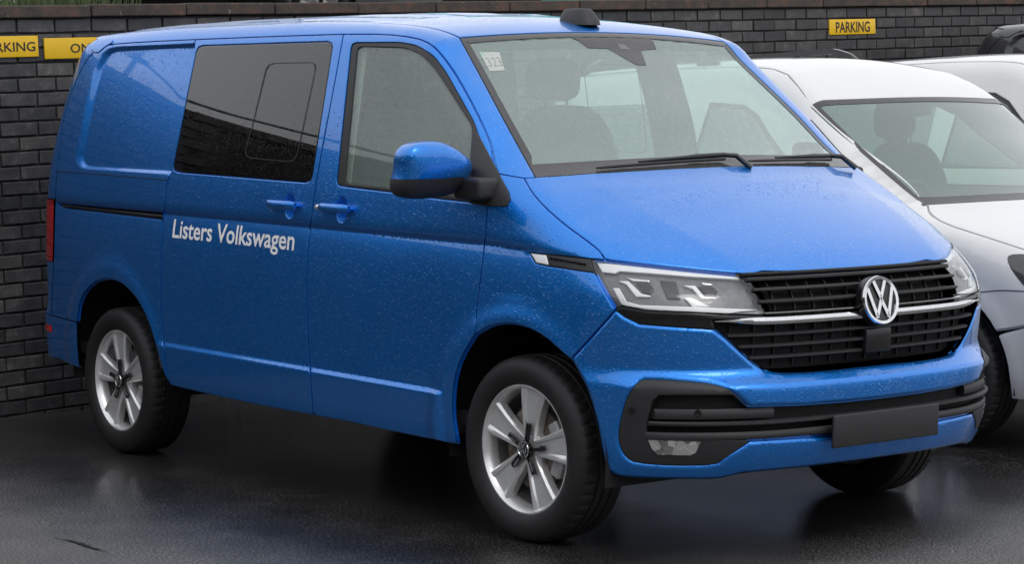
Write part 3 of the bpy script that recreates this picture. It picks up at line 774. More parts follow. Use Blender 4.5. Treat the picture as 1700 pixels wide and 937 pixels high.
def build_van_front(C,L):
    root=C.root;blue=M['blue'];DH=d_cyl(1.0);rows=L['rows']
    gp=lambda P:P
    def toc(P,z=None):
        q=P[-1].copy();q[1]=0;q[2]=q[2] if z is None else z;q[0]=front_pt(0,q[2])[0];return q[None]
    def line(P,Q,n=6): return np.array([P+(Q-P)*t for t in np.linspace(0,1,n)])
    def snap(P): return DH.lift(f_van,DH.to2(P))[0]
    gb=pixv(dens(chaikin([(1185,548),(1205,563),(1238,594),(1258,611),(1285,617),(1330,616.5),(1380,613),(1425,607.5)],2),6))
    gc=toc(gb,gb[-1][2]);gb=snap(cat(gb,line(gb[-1],gc[0])[1:]))
    bt=pixv(dens(np.array([(1021,515),(1037,527),(1061,538.5),(1120,543.5),(1185,548)]),6))
    fbs=pixv(dens(chaikin([(947,597),(985,556),(1021,515)],2),6));af=pixv(dens(chaikin(L['archF'],2),6))
    bot=pixv(dens(chaikin([(1006,781),(1023,794),(1094,798),(1188,799),(1205,795),(1235,788)],2),6))
    bl=line(bot[-1],front_pt(0,.335),12);bl[:,2]=bot[-1][2]+(.335-bot[-1][2])*np.linspace(0,1,12)**.5;bl=snap(bl)
    half=cat(gb[::-1][:-1],bt[::-1][:-1],fbs[::-1][:-1],af[:-1],bot[:-1],bl)     # centre top -> round the near corner -> centre bottom
    full=cat(half,(half*MIR)[::-1][1:-1])
    tr=[(1245,676),(1214,649),(1195,640),(1164,634),(1075,629),(1059,633),(1040,661),(1030.5,694),(1026,722),(1028,741),(1037.6,760),(1054,770),(1117,775),(1188,774),(1204,762),(1245,735)]
    trs=pixv(dens(chaikin(tr,1),5))
    it=pixv(dens(np.array([(1405,668),(1330,673.5),(1245,676)]),6));ib=pixv(dens(np.array([(1245,735),(1330,729.5),(1385,727)]),6))
    it=snap(cat(line(toc(it[:1])[0],it[0],5)[:-1],it));ib=snap(cat(ib,line(ib[-1],toc(ib)[0],5)[1:]))
    hh=cat(it[:-1],trs[:-1],ib)
    hole=cat(hh,(hh*MIR)[::-1][1:-1])
    bump_=C.skin('front_bumper',DH,[full,hole],blue,both=False,h=.02,gap=.002,edge=.014,ringw=.013,bev=.005,tilt=.9)[0]
    # fog lamp surrounds (a C shape round the recess) on both corners
    inn=[(1241,732),(1082,729.5),(1073,726),(1074,703),(1083,668),(1094,657.5),(1217,657),(1242,674)]
    cl=cat(trs,pixv(dens(np.array(inn,float),5)))
    tp=C.skin('fog_lamp_surround',DH,[cl],M['plastic'],parent=None,h=.03,gap=.0012,off=.002,depth=.035,lip=0,edge=.012)
    rc=pixv(dens(np.array([(1085,662),(1094,655),(1219,655),(1245,674)],float),6));rc2=pixv(dens(np.array([(1245,737),(1078,733),(1068,727),(1085,662)],float),6))
    ih=cat(it[:-1],rc[::-1],rc2[::-1][1:-1],ib)
    ih=cat(it[:-1],rc[::-1][:-1],rc2[::-1][:-1],ib)
    back=cat(ih,(ih*MIR)[::-1][1:-1])
    inl=C.skin('lower_air_intake',DH,[back],M['dark'],both=False,h=.04,gap=-.012,off=.045,depth=0,bev=0)[0]
    def zr(a,b): 
        q=pixv([a,b]);return q
    q=zr((1078,704.5),(1330,697.5));zb1=q[:,2].mean();q2=zr((1074,722),(1330,721));zb2=q2[:,2].mean();q3=zr((1092,689),(1290,686));zb3=q3[:,2].mean()
    ye=-q[0][1]
    for z,h,o,e in((zb1,.014,.004,ye),(zb2,.026,.0,ye+.006)): cross_bar(-e,e,z,h,.05,o,60).build('intake_bar',M['plastic'],inl,True,to_world,40)
    for s in(-1,1):
        a,b=sorted((s*(-q3[0][1]),s*(-q3[1][1]))); cross_bar(a,b,zb3,.034,.03,-.014,24).build('intake_blade',M['plastic'],inl,True,to_world,40)
    # fog lamps
    fo=[(1076,731.5),(1163,734.5),(1155,752.6),(1145.6,757),(1091.6,756),(1082,745.6)]
    fr=C.skin2('fog_lamp',DH,[pixv(dens(np.array(fo,float),4,True),-.001)],M['fogcut'],tp,h=.02,gap=0,off=-.001,depth=.006,lip=0,bev=0)
    for k in(0,1):
        for (px,r) in(((1049,682),.011),((1159,688.5),.012)):
            p=pixv([px],.0 if k>=0 else 0)[0];n=grad(f_van,p[None])[0]
            if px[0]==1159: p=p-n*.012
            mm=MIR if k else np.ones(3);p=p*mm;n=n*mm
            rot=Vector((0,0,1)).rotation_difference(Vector(n)).to_matrix();g=MB();g.lathe([(0,.001),(r*.7,.001),(r*.75,.003),(r,.003),(r,-.01)],20,'z');V=np.array(g.V)@np.array(rot).T+p;g.V=[tuple(v) for v in V]
            g.build('parking_sensor',M['gloss'],tp[k],True,to_world,40)
    # ---- headlamps ----
    lens=[(981,430.5),(1040,436),(1101,442),(1180,450),(1242,456.5),(1256,489),(1271,524),(1180,520.5),(1077,516.5),(1030,509),(1021,514.5),(1004,485),(987,453)]
    LL=np.array(lens,float)
    def px3(p,off,st=4): return pixv(dens(np.array(p,float),st,True),off)
    hl=C.skin('headlamp',DH,[px3(lens,0)],M['lens'],h=.03,gap=.002,off=.001,depth=0,bev=0)
    C.skin2('lamp_housing',DH,[px3(lens,.028)],M['lamp_in'],hl,h=.04,gap=-.004,off=.028,depth=-.026,lip=0,bev=0)
    parts=[('light_guide',M['drl'],.016,[(991,436.5),(1060,441.5),(1160,452),(1239,460.5),(1238,464.5),(1150,459),(1073,453),(1028,450),(1021,454),(1000,452)]),
           ('light_guide',M['drl'],.016,[(1017.5,478.7),(1028,478.7),(1040,501),(1063,507),(1148,510),(1259,514.5),(1266,521.5),(1218,521),(1124,517.5),(1046,511.5),(1031,505)]),
           ('light_guide',M['drl'],.018,[(1136,494),(1148,494.5),(1180,510),(1150,510)]),
           ('lamp_bracket',M['drl'],.018,[(1027,467),(1043,467),(1065,488),(1080,491),(1080,493.5),(1056,493),(1040,472.5)]),
           ('lamp_bracket',M['drl'],.018,[(1135,474),(1154,474.5),(1169,492.5),(1188,493.5),(1188,496),(1165,496),(1150,479.5)]),
           ('lamp_bracket',M['chrome'],.020,[(1040,461),(1078,465),(1078,468),(1050,466.5)]),
           ('lamp_bracket',M['chrome'],.020,[(1165,468),(1183,470),(1183,473.5),(1166,472)]),
           ('projector_lens',M['gloss'],.020,[(1055,470),(1078,471),(1086,480),(1080,488),(1068,487)]),
           ('projector_lens',M['gloss'],.020,[(1160,476),(1184,477),(1192,484),(1188,491),(1173,490.5)]),
           ('lamp_divider',M['plastic'],.022,[(1096,466),(1122,468),(1130,497),(1108,496)]),]
    for nm,mm,o,p in parts: C.skin2(nm,DH,[px3(p,o,3)],mm,hl,h=.02,gap=0,off=o,depth=.008,lip=0,bev=.001,edge=.01)
    sur=[(1021,515),(1030,509.5),(1077,517.5),(1180,521.5),(1271,525),(1267,530),(1182,531),(1186,548),(1120,543.5),(1061,538.5),(1037,527)]
    C.skin2('lamp_surround',DH,[px3(sur,.002)],M['gloss'],hl,h=.03,gap=.001,off=.002,depth=.012)
    # ---- grille ----
    def ch(pts): return snap(pts)
    gtop=[(y,1.0-.004*(abs(y)/.5)) for y in np.linspace(-.503,0,10)]
    ol=np.array([front_pt(y,z) for y,z in [(-.0,1.0),(-.25,.999),(-.503,.994),(-.487,.872),(-.66,.858),(-.64,.835),(-.50,.70),(-.46,.685),(0,.683)]])
    ol=cat(ol,(ol*MIR)[::-1][1:-1])
    gr=C.skin('grille',DH,[snap(ol)],M['dark'],both=False,h=.04,gap=-.006,off=.05,depth=-.045,lip=0,bev=0)[0]
    for z,e in((.986,.500),(.952,.497),(.913,.492)): cross_bar(-e,e,z,.011 if z<.98 else .014,.04,-.012,50).build('grille_slat',M['plastic'],gr,True,to_world,40)
    cross_bar(-.508,.508,1.002,.011,.05,-.008,50).build('bonnet_seal',M['dark'],gr,True,to_world,40)
    cross_bar(-.486,.486,.877,.010,.03,-.004,50).build('chrome_strip',M['chrome'],gr,True,to_world,40)
    cross_bar(-.655,.655,.850,.024,.04,.003,70,taper=lambda y:1-.75*sstep(.50,.655,abs(y)),zf=lambda y:.850+.004*sstep(.4,.65,abs(y))).build('chrome_strip',M['chrome'],gr,True,to_world,40)
    for z,e in((.803,.605),(.764,.567),(.724,.527)): cross_bar(-e,e,z,.012,.045,-.010,60).build('grille_slat',M['plastic'],gr,True,to_world,40)
    for y in np.arange(-.58,.59,.083):
        top=.992 if abs(y)<.48 else .84;bt_=.69 if abs(y)<.47 else .69+(abs(y)-.47)*1.1;zz=np.linspace(bt_,top,10);V=[];F=[]
        for z in zz:
            q=front_pt(y,z);V+=[(q[0]-.056,y-.002,z),(q[0]-.042,y-.002,z),(q[0]-.042,y+.002,z),(q[0]-.056,y+.002,z)]
        for a in range(9):
            for b in range(4): F.append([a*4+b,a*4+(b+1)%4,a*4+4+(b+1)%4,a*4+4+b])
        g=MB();g.add(V,F);g.build('grille_rib',M['plastic'],gr,False,to_world)
    g=MB();q=front_pt(.02,.757);g.box((q[0]-.012,.015,.757),(.03,.125,.085),None,.006);g.build('radar_cover',M['gloss'],gr,True,to_world,40)
    # emblem
    zc=.898;c=front_pt(0,zc,.020);sl=float((NOSE(zc+.03)-NOSE(zc-.03))/.06)*.6
    up=np.array([sl,0,1]);up/=np.linalg.norm(up);nn=np.array([up[2],0,-up[0]]);rt=np.array([0,1,0])
    g=MB();g.lathe([(0,.0),(.084,.0),(.0875,-.004),(.088,-.03)],48,'z');g.V=[tuple(c+rt*v[0]+up*v[1]+nn*v[2]) for v in np.array(g.V)]
    em=g.build('emblem',M['gloss'],root,True,to_world,40)
    badge_mesh(.0855,lambda u,v,d:tuple(c+rt*u+up*v+nn*(d+.0008)),.006,em,'emblem_letter',to_world)
    # blank number plate
    g=MB();g.box((0,0,0),(.012,.524,.114),None,.005);a=.05;ca,sa=math.cos(a),math.sin(a)
    g.V=[(v[0]*ca+v[2]*sa+2.388,v[1],-v[0]*sa+v[2]*ca+.424) for v in np.array(g.V)];g.build('number_plate',M['plate'],root,True,None,40)
def super_blob(c,d,e=.6,n=28,m=18,fn=None):
    V=[];F=[]
    for i in range(m+1):
        ph=-math.pi/2+math.pi*i/m
        for j in range(n):
            th=2*math.pi*j/n;f_=lambda q,p:np.sign(q)*abs(q)**p
            v=np.array([f_(math.cos(ph),e)*f_(math.cos(th),e),f_(math.cos(ph),e)*f_(math.sin(th),e),f_(math.sin(ph),e)])*np.array(d)/2
            if fn is not None: v=fn(v)
            V.append(v+np.array(c))
    for i in range(m):
        for j in range(n): F.append([i*n+j,i*n+(j+1)%n,(i+1)*n+(j+1)%n,(i+1)*n+j])
    return V,F
def cabin(root,xf,seats,dash,wheel_y,roof_h,floor_z):
    """seats, dashboard and steering wheel inside a vehicle; seats = (x,y) of the hip point"""
    for x,y in seats:
        g=MB();g.add(*super_blob((x+.08,y,floor_z+.42),(.52,.50,.17),.45,20,10))
        rot=np.array([[math.cos(.28),0,math.sin(-.28)],[0,1,0],[math.sin(.28),0,math.cos(.28)]])
        def lean(v): 
            return np.array([v[0]-.30*v[2],v[1]*(1-.25*max(0,v[2])),v[2]])
        g.add(*super_blob((x-.25,y,floor_z+.78),(.15,.50,.66),.5,20,14,lean))
        g.box((x+.05,y,floor_z+.20),(.40,.40,.36),None,.02)
        s=g.build('front_seat',M['seat'],root,True,xf,60)
        g=MB();g.add(*super_blob((x-.40,y,floor_z+1.22),(.11,.27,.19),.6,20,12));g.tube([(x-.37,y-.06,floor_z+1.05),(x-.39,y-.06,floor_z+1.18)],.007,6);g.tube([(x-.37,y+.06,floor_z+1.05),(x-.39,y+.06,floor_z+1.18)],.007,6)
        g.build('headrest',M['seat'],s,True,xf,60)
    (x0,x1,z0,z1,hw)=dash;V=[];F=[];ys=np.linspace(-hw,hw,21)
    for y in ys:
        e=.10*(y/hw)**2
        V+=[(x1-e,y,z0),(x1-e,y,z1-.03),(x1-.12-e,y,z1-.005),(x0+.10-e,y,z1),(x0+.02-e,y,z1-.05),(x0-e,y,z1-.18),(x0+.08-e,y,z0)]
    for i in range(20):
        for j in range(7): F.append([i*7+j,(i+1)*7+j,(i+1)*7+(j+1)%7,i*7+(j+1)%7])
    g=MB();g.add(V,F);g.build('dashboard',M['cabin'],root,True,xf,50)
    c=np.array([x0-.10,wheel_y,z1-.06]);nrm=np.array([-.85,0,.52]);nrm/=np.linalg.norm(nrm);a=np.array([0,1.,0]);b=np.cross(nrm,a)
    g=MB();g.tube([c+.185*(math.cos(t)*a+math.sin(t)*b) for t in np.linspace(0,2*math.pi,33)],.015,8,False)
    for t in(0,math.pi,-math.pi/2): g.tube([c,c+.18*(math.cos(t)*a+math.sin(t)*b)],.018,6)
    g.add(*super_blob(c,(.06,.14,.13),.7,14,8));g.tube([c,c-nrm*.2],.03,8);g.build('steering_wheel',M['cabin'],root,True,xf,60)
def build_van_rest(C,L):
    root=C.root;blue=M['blue'];door,sd,qp=L['door'],L['sd'],L['qp'];rows=L['rows']
    # ---- door handles ----
    for pr,(a,b),lock in((door,((538,342),(586,350)),True),(sd,((451,337.5),(497,343)),False)):
        for k in(0,1):
            mm=MIR if k else np.ones(3);p=pixv([a,b],0);p[:,2]=p[:,2].mean();n=np.array([0,-1,0.05]);pts=[]
            for t in np.linspace(0,1,11): pts.append((p[0]+(p[1]-p[0])*t+n*(.034-.014*(2*t-1)**4))*mm)
            V=[];F=[];m=12
            for i,q in enumerate(pts):
                sc=1 if 0<i<10 else .75
                for j in range(m):
                    t=2*math.pi*j/m;V.append(q+np.array([0,.011*math.cos(t)*sc,.017*math.sin(t)*sc]))
            for i in range(10):
                for j in range(m): F.append([i*m+j,i*m+(j+1)%m,(i+1)*m+(j+1)%m,(i+1)*m+j])
            F+=[list(range(m))[::-1],[10*m+j for j in range(m)]]
            g=MB();g.add(V,F)
            for t in(.06,.94):
                q=p[0]+(p[1]-p[0])*t;g.tube([(q-n*.004)*mm,(q+n*.030)*mm],.011,8)
            h=g.build('door_handle',blue,pr[k],True,to_world,45)
            if lock and k==0:
                g=MB();q=(p[0]+n*.026);g.lathe([(0,-.012),(.0095,-.012),(.011,-.008),(.011,.01)],16,'x',q);g.build('lock_cylinder',M['alloy'],h,True,to_world,40)
    # ---- mirrors ----
    sail=[(785,205),(816,264),(843,316),(846,330),(840,342),(806,342),(779,337.5),(783,300),(780,262)]
    S=C.skin('mirror_sail',D_SIDE,[pixv(dens(np.array(sail,float),4,True),-.006)],M['plastic'],h=.03,gap=0,off=-.006,depth=.012,lip=0,edge=.012)
    D=rays_body([(719,281)])[0];yc=-1.095;t=(yc-OB[1])/D[1];c0=OB+D*t
    for k in(0,1):
        mm=MIR if k else np.ones(3)
        def shp(v,cut):
            y=v[1]/.17;z=v[2]/.10
            s=1-(.62 if z>0 else .10)*max(0,y+.1)**1.5                                   # narrower next to the door
            q=np.array([v[0]*(1-.12*abs(z))+.020*z,v[1]+.020*z*(1 if z<0 else -.6),v[2]*s+.012*y*0])
            q[0]+= -.035*y
            return q
        V,F=super_blob((0,0,0),(.165,.34,.205),.55,40,30,lambda v:shp(v,0));V=np.array(V)
        zc=V[:,2]+.05*V[:,1]*0;lo=[f for f in F if np.mean(zc[f])<-.034];hi=[f for f in F if np.mean(zc[f])>=-.034]
        if k==1:
            pv=np.array([0,.13,0]);ang=1.50;ca,sa=math.cos(ang),math.sin(ang)
            fold=lambda W:np.c_[(W[:,0]-pv[0])*ca+(W[:,1]-pv[1])*sa+pv[0],-(W[:,0]-pv[0])*sa+(W[:,1]-pv[1])*ca+pv[1]-.0,W[:,2]]
            V=fold(V)-np.array([.24,0,.14])
        def sub(fs):
            ids=sorted({i for f in fs for i in f});mp={i:n for n,i in enumerate(ids)};return V[ids],[[mp[i] for i in f] for f in fs]
        v,f=sub(hi);g=MB();g.add((v+c0)*mm,f);cap=g.build('mirror_cap',blue,S[k],True,to_world,60)
        v,f=sub(lo);g=MB();g.add((v*np.array([1.012,1.012,1.012])+c0)*mm,f);low=g.build('mirror_base',M['plastic'],S[k],True,to_world,60)
        a=pixv([(815,318)],-.0)[0];e=c0+np.array([.0,.13,-.06])
        g=MB();e=e+(np.array([-.2,.05,0]) if k else 0);g.box((a*.5+e*.5)*mm,(.075+abs(a[0]-e[0])*.8,.10,.078),None,.018);g.build('mirror_arm',M['plastic'],S[k],True,to_world,50)
        bl=super_blob((-.078,-.005,.0),(.012,.20,.13),.5,20,8);bv=np.array(bl[0]);bv=fold(bv) if k else bv;g=MB();g.add((bv+c0)*mm,bl[1]);g.build('mirror_glass',M['chrome'],S[k],True,to_world)
    # ---- wheels, wells, underbody ----
    hub=.3335
    for x,st in((1.5,.0523),(-1.5,0)):
        for s in(-1,1):
            wheel_parts(root,(x,s*.815,hub),st,s,spoke0=8 if x>0 else 22)
            g=MB();P=[(.455,-.905*-s*-1 if False else s*.905),(.455,s*.50),(.02,s*.50)];g.lathe(P,28,'y',(x,0,.372),math.radians(-12),math.radians(192))
            g.build('wheel_arch_liner',M['dark'],root,True,to_world,50)
    g=MB();g.box((.0,0,.33),(2.1,1.36,.13),None,.03);g.box((1.80,0,.36),(.45,1.20,.08),None,.02);g.box((-2.1,0,.34),(.55,1.3,.10),None,.02);g.box((0,0,.34),(4.2,.9,.08))
    for s in(-1,1): g.box((.05,s*.80,.385),(2.1,.20,.05),None,.01)
    g.tube([(-.9,-.35,.30),(-.6,-.4,.29),(.1,-.4,.29)],.04,10);g.build('underbody',M['dark'],root,True,to_world,40)
    # ---- tail ----
    # skin under the rear roof corner joint
    cx_=np.array([(-2.42,.40),(-1.9,.40),(-1.9,.86),(-2.42,.86)]);cx_=np.array([(-2.34,.60),(-1.95,.60),(-1.95,.95),(-2.30,.95)])
    cap=pixv(dens(chaikin([(149,82),(155,70),(166,64.5),(186,62.5),(187,69),(174,76),(160,90)],1,True),4,True),-.004);C.skin('gutter_cap',D_DIAG,[cap],blue,h=.02,gap=0,off=-.004,depth=.01,lip=0,edge=.01)
    cq=D_DIAG.lift(f_van,dens(cx_,.05,True))[0];C.skin('rear_corner',D_DIAG,[cq],blue,h=.03,gap=0,off=.005,depth=0,bev=0)
    DR=d_cyl(-1.2,True)
    qr=pixv(dens(chaikin(L['qrear'],1),6));i1=np.argmin(np.abs(qr[:,2]-pixv([(91,333)])[0][2]));i2=np.argmin(np.abs(qr[:,2]-pixv([(89,437)])[0][2]))
    def rear_pt(y,z): return D_R2.lift(f_van,np.array([[y,z]]))[0][0]
    z1,z2=qr[i1][2],qr[i2][2]
    lam=[rear_pt(-.74,z1),rear_pt(-.74,z2)]
    def along(a,b,n=10): 
        A,B=DR.to2(np.array([a]))[0],DR.to2(np.array([b]))[0];return DR.lift(f_van,A+(B-A)*np.linspace(0,1,n)[:,None])[0]
    n1=along(qr[i1],lam[0]);n2=along(lam[0],lam[1]);n3=along(lam[1],qr[i2])
    bz=qr[-1][2];bt=along(qr[-1],rear_pt(0,.60),20)
    half=cat(L['rear'][::-1][:-1],L['ditch3'][:1],qr[:i1],n1[:-1],n2[:-1],n3[:-1],qr[i2:-1],bt)
    full=cat(half,(half*MIR)[::-1][1:-1])
    wz=[(-.66,1.24),(-.60,1.70),(0,1.73),(.60,1.70),(.66,1.24),(0,1.22)]
    wl=np.array([rear_pt(*q) for q in dens(np.array(wz),.06,True)])
    tg=C.skin('tailgate',DR,[full,wl],blue,both=False,h=.04,gap=.002)[0]
    C.skin('rear_window',DR,[wl],M['glass'],parent=tg,both=False,h=.06,gap=.001,off=.004,depth=.006,lip=0,bev=0)
    C.skin('tail_lamp',DR,[cat(qr[i1:i2+1],n3[::-1][1:-1],n2[::-1][:-1],n1[::-1][:-1])],M['red'],h=.03,gap=.002,off=-.004,depth=.02)
    ar=pixv(dens(np.array([(127,536),(128,575),(131,611)],float),6));bb=pixv(dens(np.array([(131,611),(115,606),(100,597)],float),5))
    b0=along(bb[-1],rear_pt(0,.33),20);bh=cat(bt[::-1][:-1],pixv(dens(np.array([(84,524),(127,536)],float),6))[:-1],ar[:-1],bb[:-1],b0)
    rbp=C.skin('rear_bumper',DR,[cat(bh,(bh*MIR)[::-1][1:-1])],blue,both=False,h=.03,gap=.002)[0]
    rp=pixv([(83,546.5)])[0]
    a=DR.to2(rp[None])[0];rl=DR.lift(f_van,np.array([(a[0]-.02,a[1]-.016),(a[0]-.02,a[1]+.018),(a[0]+.13,a[1]+.020),(a[0]+.13,a[1]-.012)]))[0]
    C.skin('rear_reflector',DR,[rl],M['redref'],h=.03,gap=0,off=-.003,depth=.006,lip=0)
    # ---- lettering on the sliding door ----
    a,b=pixv([(286.5,394),(488,415.5)]);V,F=text_mesh('Listers Volkswagen',1.,.0145);V,F=subdivide_text(V,F,.25)
    wd=V[:,0].max()-V[:,0].min();ht=.70
    cap=pixv([(291,364)])[0][2]-a[2]
    x=a[0]+(V[:,0]-V[:,0].min())/wd*(b[0]-a[0]);z=a[2]+(b[2]-a[2])*(x-a[0])/(b[0]-a[0])+V[:,1]/ht*cap+.0
    P=D_SIDE.lift(lambda P:f_van(P)-.0012,np.c_[x,z])[0];mk('door_lettering',to_world(P),F,M['decal'],sd[0],smooth=False)
    # number on the paper slip
    V,F=text_mesh('2323',1.,-.012);V,F=subdivide_text(V,F,.3)
    u=(V[:,0]-V[:,0].min())/(V[:,0].max()-V[:,0].min());v=V[:,1]/.72
    px=np.c_[799+33*u+3*v*-1.2+3.6*(1-v)*0,111-u*1.5-16*v];px[:,0]+=(1-v)*4
    P=pixv(px,.0028);ps=[o for o in root.children_recursive if o.name.startswith('paper_slip')][0];mk('slip_number',to_world(P),F,M['ink'],ps,smooth=False)
    # ---- cabin ----
    lin=np.array([(-2.05,.86),(-1.02,.86),(-1.02,.42),(1.02,.42),(1.02,.86),(1.25,.86),(1.25,1.22),(-.84,1.22),(-.74,1.80),(-1.95,1.80)])
    C.skin('side_lining',D_SIDE,[D_SIDE.lift(f_van,dens(lin,.08,True))[0]],M['cabin'],h=.12,gap=0,off=.045,depth=0,bev=0,edge=.08)
    C.skin('pillar_lining',D_SIDE,[pixv(dens(np.array([(536,70),(600,72),(572,306),(508,302)],float),8,True))],M['cabin_light'],h=.08,gap=0,off=.03,depth=0,bev=0,edge=.05)
    rl=np.array([(-2.0,-.60),(.70,-.60),(.76,0),(.70,.60),(-2.0,.60)])
    C.skin('headliner',D_TOP,[D_TOP.lift(f_van,dens(rl,.1,True))[0]],M['cabin_light'],both=False,h=.15,gap=0,off=.045,depth=0,bev=0,edge=.1)
    g=MB();g.box((-.35,0,.42),(3.5,1.74,.05));g.build('cabin_floor',M['cabin'],root,False,to_world)
    cabin(root,to_world,[(.38,-.44),(.38,.44)],(1.12,1.62,.75,1.235,.84),-.44,1.85,.45)
    # rear bench
    g=MB();g.add(*super_blob((-.75,0,.80),(.5,1.3,.16),.4,20,10));g.add(*super_blob((-1.0,0,1.10),(.14,1.3,.60),.4,20,12))
    for y in(-.42,0,.42): g.add(*super_blob((-1.05,y,1.50),(.10,.26,.18),.6,16,10))
    g.build('rear_bench',M['seat'],root,True,to_world,60)
D_R2=Dom(lambda P:P[:,[1,2]],lambda u:np.c_[0*u[:,0]-2.8,u[:,0],u[:,1]],K((1,0,0)),.05,1.2,60)
M['plate']=simple('black_blank_plate',(.020,.020,.021),.5,var=.1,vs=20,bmp=.1)
M['redref']=simple('red_reflector',(.55,.01,.012),.2,coat=1)
def _fogmat():
    m,n,p=mat('fog_lamp_facets');co=objco(n);v=node(n,'ShaderNodeTexVoronoi',Scale=38);n.links.new(co,v.inputs['Vector'])
    sp=node(n,'ShaderNodeSeparateColor');n.links.new(v.outputs['Color'],sp.inputs[0]);c=ramp(n,sp.outputs[0],[(0,(.2,.2,.2)),(.35,(.7,.7,.7)),(1,(1.,1.,1.))])
    n.links.new(c,p.inputs['Base Color']);p.inputs['Metallic'].default_value=.9;p.inputs['Roughness'].default_value=.12;p.inputs['Coat Weight'].default_value=1
    n.links.new(bump(n,sp.outputs[1],1.,.01),p.inputs['Normal']);return m
M['fogcut']=_fogmat()
#==== ground ====
def ground_z(x,y):
    t=np.clip(np.asarray(y,float)-1.4,0,14);return .033*t*t/(t+1.2)
def _asphalt():
    m,n,p=mat('wet_asphalt');co=node(n,'ShaderNodeTexCoord').outputs['Object']
    big=noise(n,co,.55,3,.5);mid=noise(n,co,3.2,5,.6);fine=noise(n,co,95,3,.75);ag=node(n,'ShaderNodeTexVoronoi',Scale=170);n.links.new(co,ag.inputs['Vector'])
    c1=ramp(n,fine,[(.34,(.003,.003,.0035)),(.52,(.012,.012,.012)),(.64,(.12,.118,.115))])
    c2=ramp(n,mid,[(.3,(.78,.78,.79)),(.7,(1.12,1.10,1.08))])
    mx=node(n,'ShaderNodeMix',data_type='RGBA',blend_type='MULTIPLY');mx.inputs[0].default_value=1;n.links.new(c1,mx.inputs[6]);n.links.new(c2,mx.inputs[7])
    # pale stone chips
    v=node(n,'ShaderNodeTexVoronoi',Scale=24);n.links.new(co,v.inputs['Vector']);sp=node(n,'ShaderNodeSeparateColor');n.links.new(v.outputs['Color'],sp.inputs[0])
    chip=math_(n,'MULTIPLY',math_(n,'LESS_THAN',v.outputs['Distance'],.055),math_(n,'GREATER_THAN',sp.outputs[0],.80))
    m2=node(n,'ShaderNodeMix',data_type='RGBA');n.links.new(chip,m2.inputs[0]);n.links.new(mx.outputs[2],m2.inputs[6]);m2.inputs[7].default_value=(.30,.29,.27,1)
    # smooth worn tarmac holding a water film where cars park, coarser further out, with the sky sheen painted in as a paler colour; grit along the foot of the wall
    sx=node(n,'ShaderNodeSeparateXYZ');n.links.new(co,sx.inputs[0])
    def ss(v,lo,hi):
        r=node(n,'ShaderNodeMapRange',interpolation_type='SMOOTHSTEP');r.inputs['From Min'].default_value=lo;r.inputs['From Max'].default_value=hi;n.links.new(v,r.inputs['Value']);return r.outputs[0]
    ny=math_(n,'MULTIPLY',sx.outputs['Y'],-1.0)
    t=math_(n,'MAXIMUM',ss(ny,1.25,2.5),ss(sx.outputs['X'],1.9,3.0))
    sheen_mask=math_(n,'ADD',t,math_(n,'MULTIPLY',math_(n,'SUBTRACT',math_(n,'ADD',math_(n,'MULTIPLY',big,.45),math_(n,'MULTIPLY',mid,.55)),.5),.7),True)
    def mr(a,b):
        r=node(n,'ShaderNodeMapRange');r.inputs['To Min'].default_value=a;r.inputs['To Max'].default_value=b;n.links.new(sheen_mask,r.inputs['Value']);return r.outputs[0]
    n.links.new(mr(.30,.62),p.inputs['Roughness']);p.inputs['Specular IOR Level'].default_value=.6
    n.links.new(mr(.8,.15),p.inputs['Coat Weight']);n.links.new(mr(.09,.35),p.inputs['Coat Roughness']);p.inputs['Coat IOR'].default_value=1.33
    h=math_(n,'ADD',math_(n,'MULTIPLY',ag.outputs['Distance'],.6),math_(n,'MULTIPLY',fine,.6))
    b=node(n,'ShaderNodeBump',Distance=.010);n.links.new(h,b.inputs['Height']);n.links.new(mr(.25,1.),b.inputs['Strength']);n.links.new(b.outputs[0],p.inputs['Normal'])
    b=node(n,'ShaderNodeBump',Distance=.010);n.links.new(h,b.inputs['Height']);n.links.new(mr(.05,.40),b.inputs['Strength']);n.links.new(b.outputs[0],p.inputs['Coat Normal'])
    sheen_mix=node(n,'ShaderNodeMix',data_type='RGBA');n.links.new(sheen_mask,sheen_mix.inputs[0]);n.links.new(m2.outputs[2],sheen_mix.inputs[6])
    c3=ramp(n,fine,[(.30,(.030,.029,.029)),(.50,(.095,.093,.092)),(.66,(.30,.295,.29))])  # paler grain that carries the painted sky sheen
    mm=node(n,'ShaderNodeMix',data_type='RGBA',blend_type='MULTIPLY');mm.inputs[0].default_value=1;n.links.new(c3,mm.inputs[6]);n.links.new(c2,mm.inputs[7]);n.links.new(mm.outputs[2],sheen_mix.inputs[7])
    dw=node(n,'ShaderNodeVectorMath',operation='DOT_PRODUCT');n.links.new(co,dw.inputs[0]);dw.inputs[1].default_value=(math.sin(math.radians(96)),-math.cos(math.radians(96)),0)
    dist=math_(n,'SUBTRACT',dw.outputs['Value'],-3.05*math.sin(math.radians(96))+.6*math.cos(math.radians(96))*1.0)
    near=math_(n,'SUBTRACT',1.0,ss(math_(n,'ADD',dist,math_(n,'MULTIPLY',mid,.35)),.20,.62))
    gr=node(n,'ShaderNodeMix',data_type='RGBA');n.links.new(math_(n,'MULTIPLY',near,.75),gr.inputs[0]);n.links.new(sheen_mix.outputs[2],gr.inputs[6]);n.links.new(ramp(n,fine,[(.3,(.030,.024,.019)),(.6,(.075,.060,.048))]),gr.inputs[7])
    n.links.new(gr.outputs[2],p.inputs['Base Color'])
    return m
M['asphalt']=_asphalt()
gx=np.r_[-400,-150,-60,np.arange(-30,30.1,2),60,150,400];gy=np.r_[-400,-150,-60,np.arange(-30,30.1,.5),60,150,400]
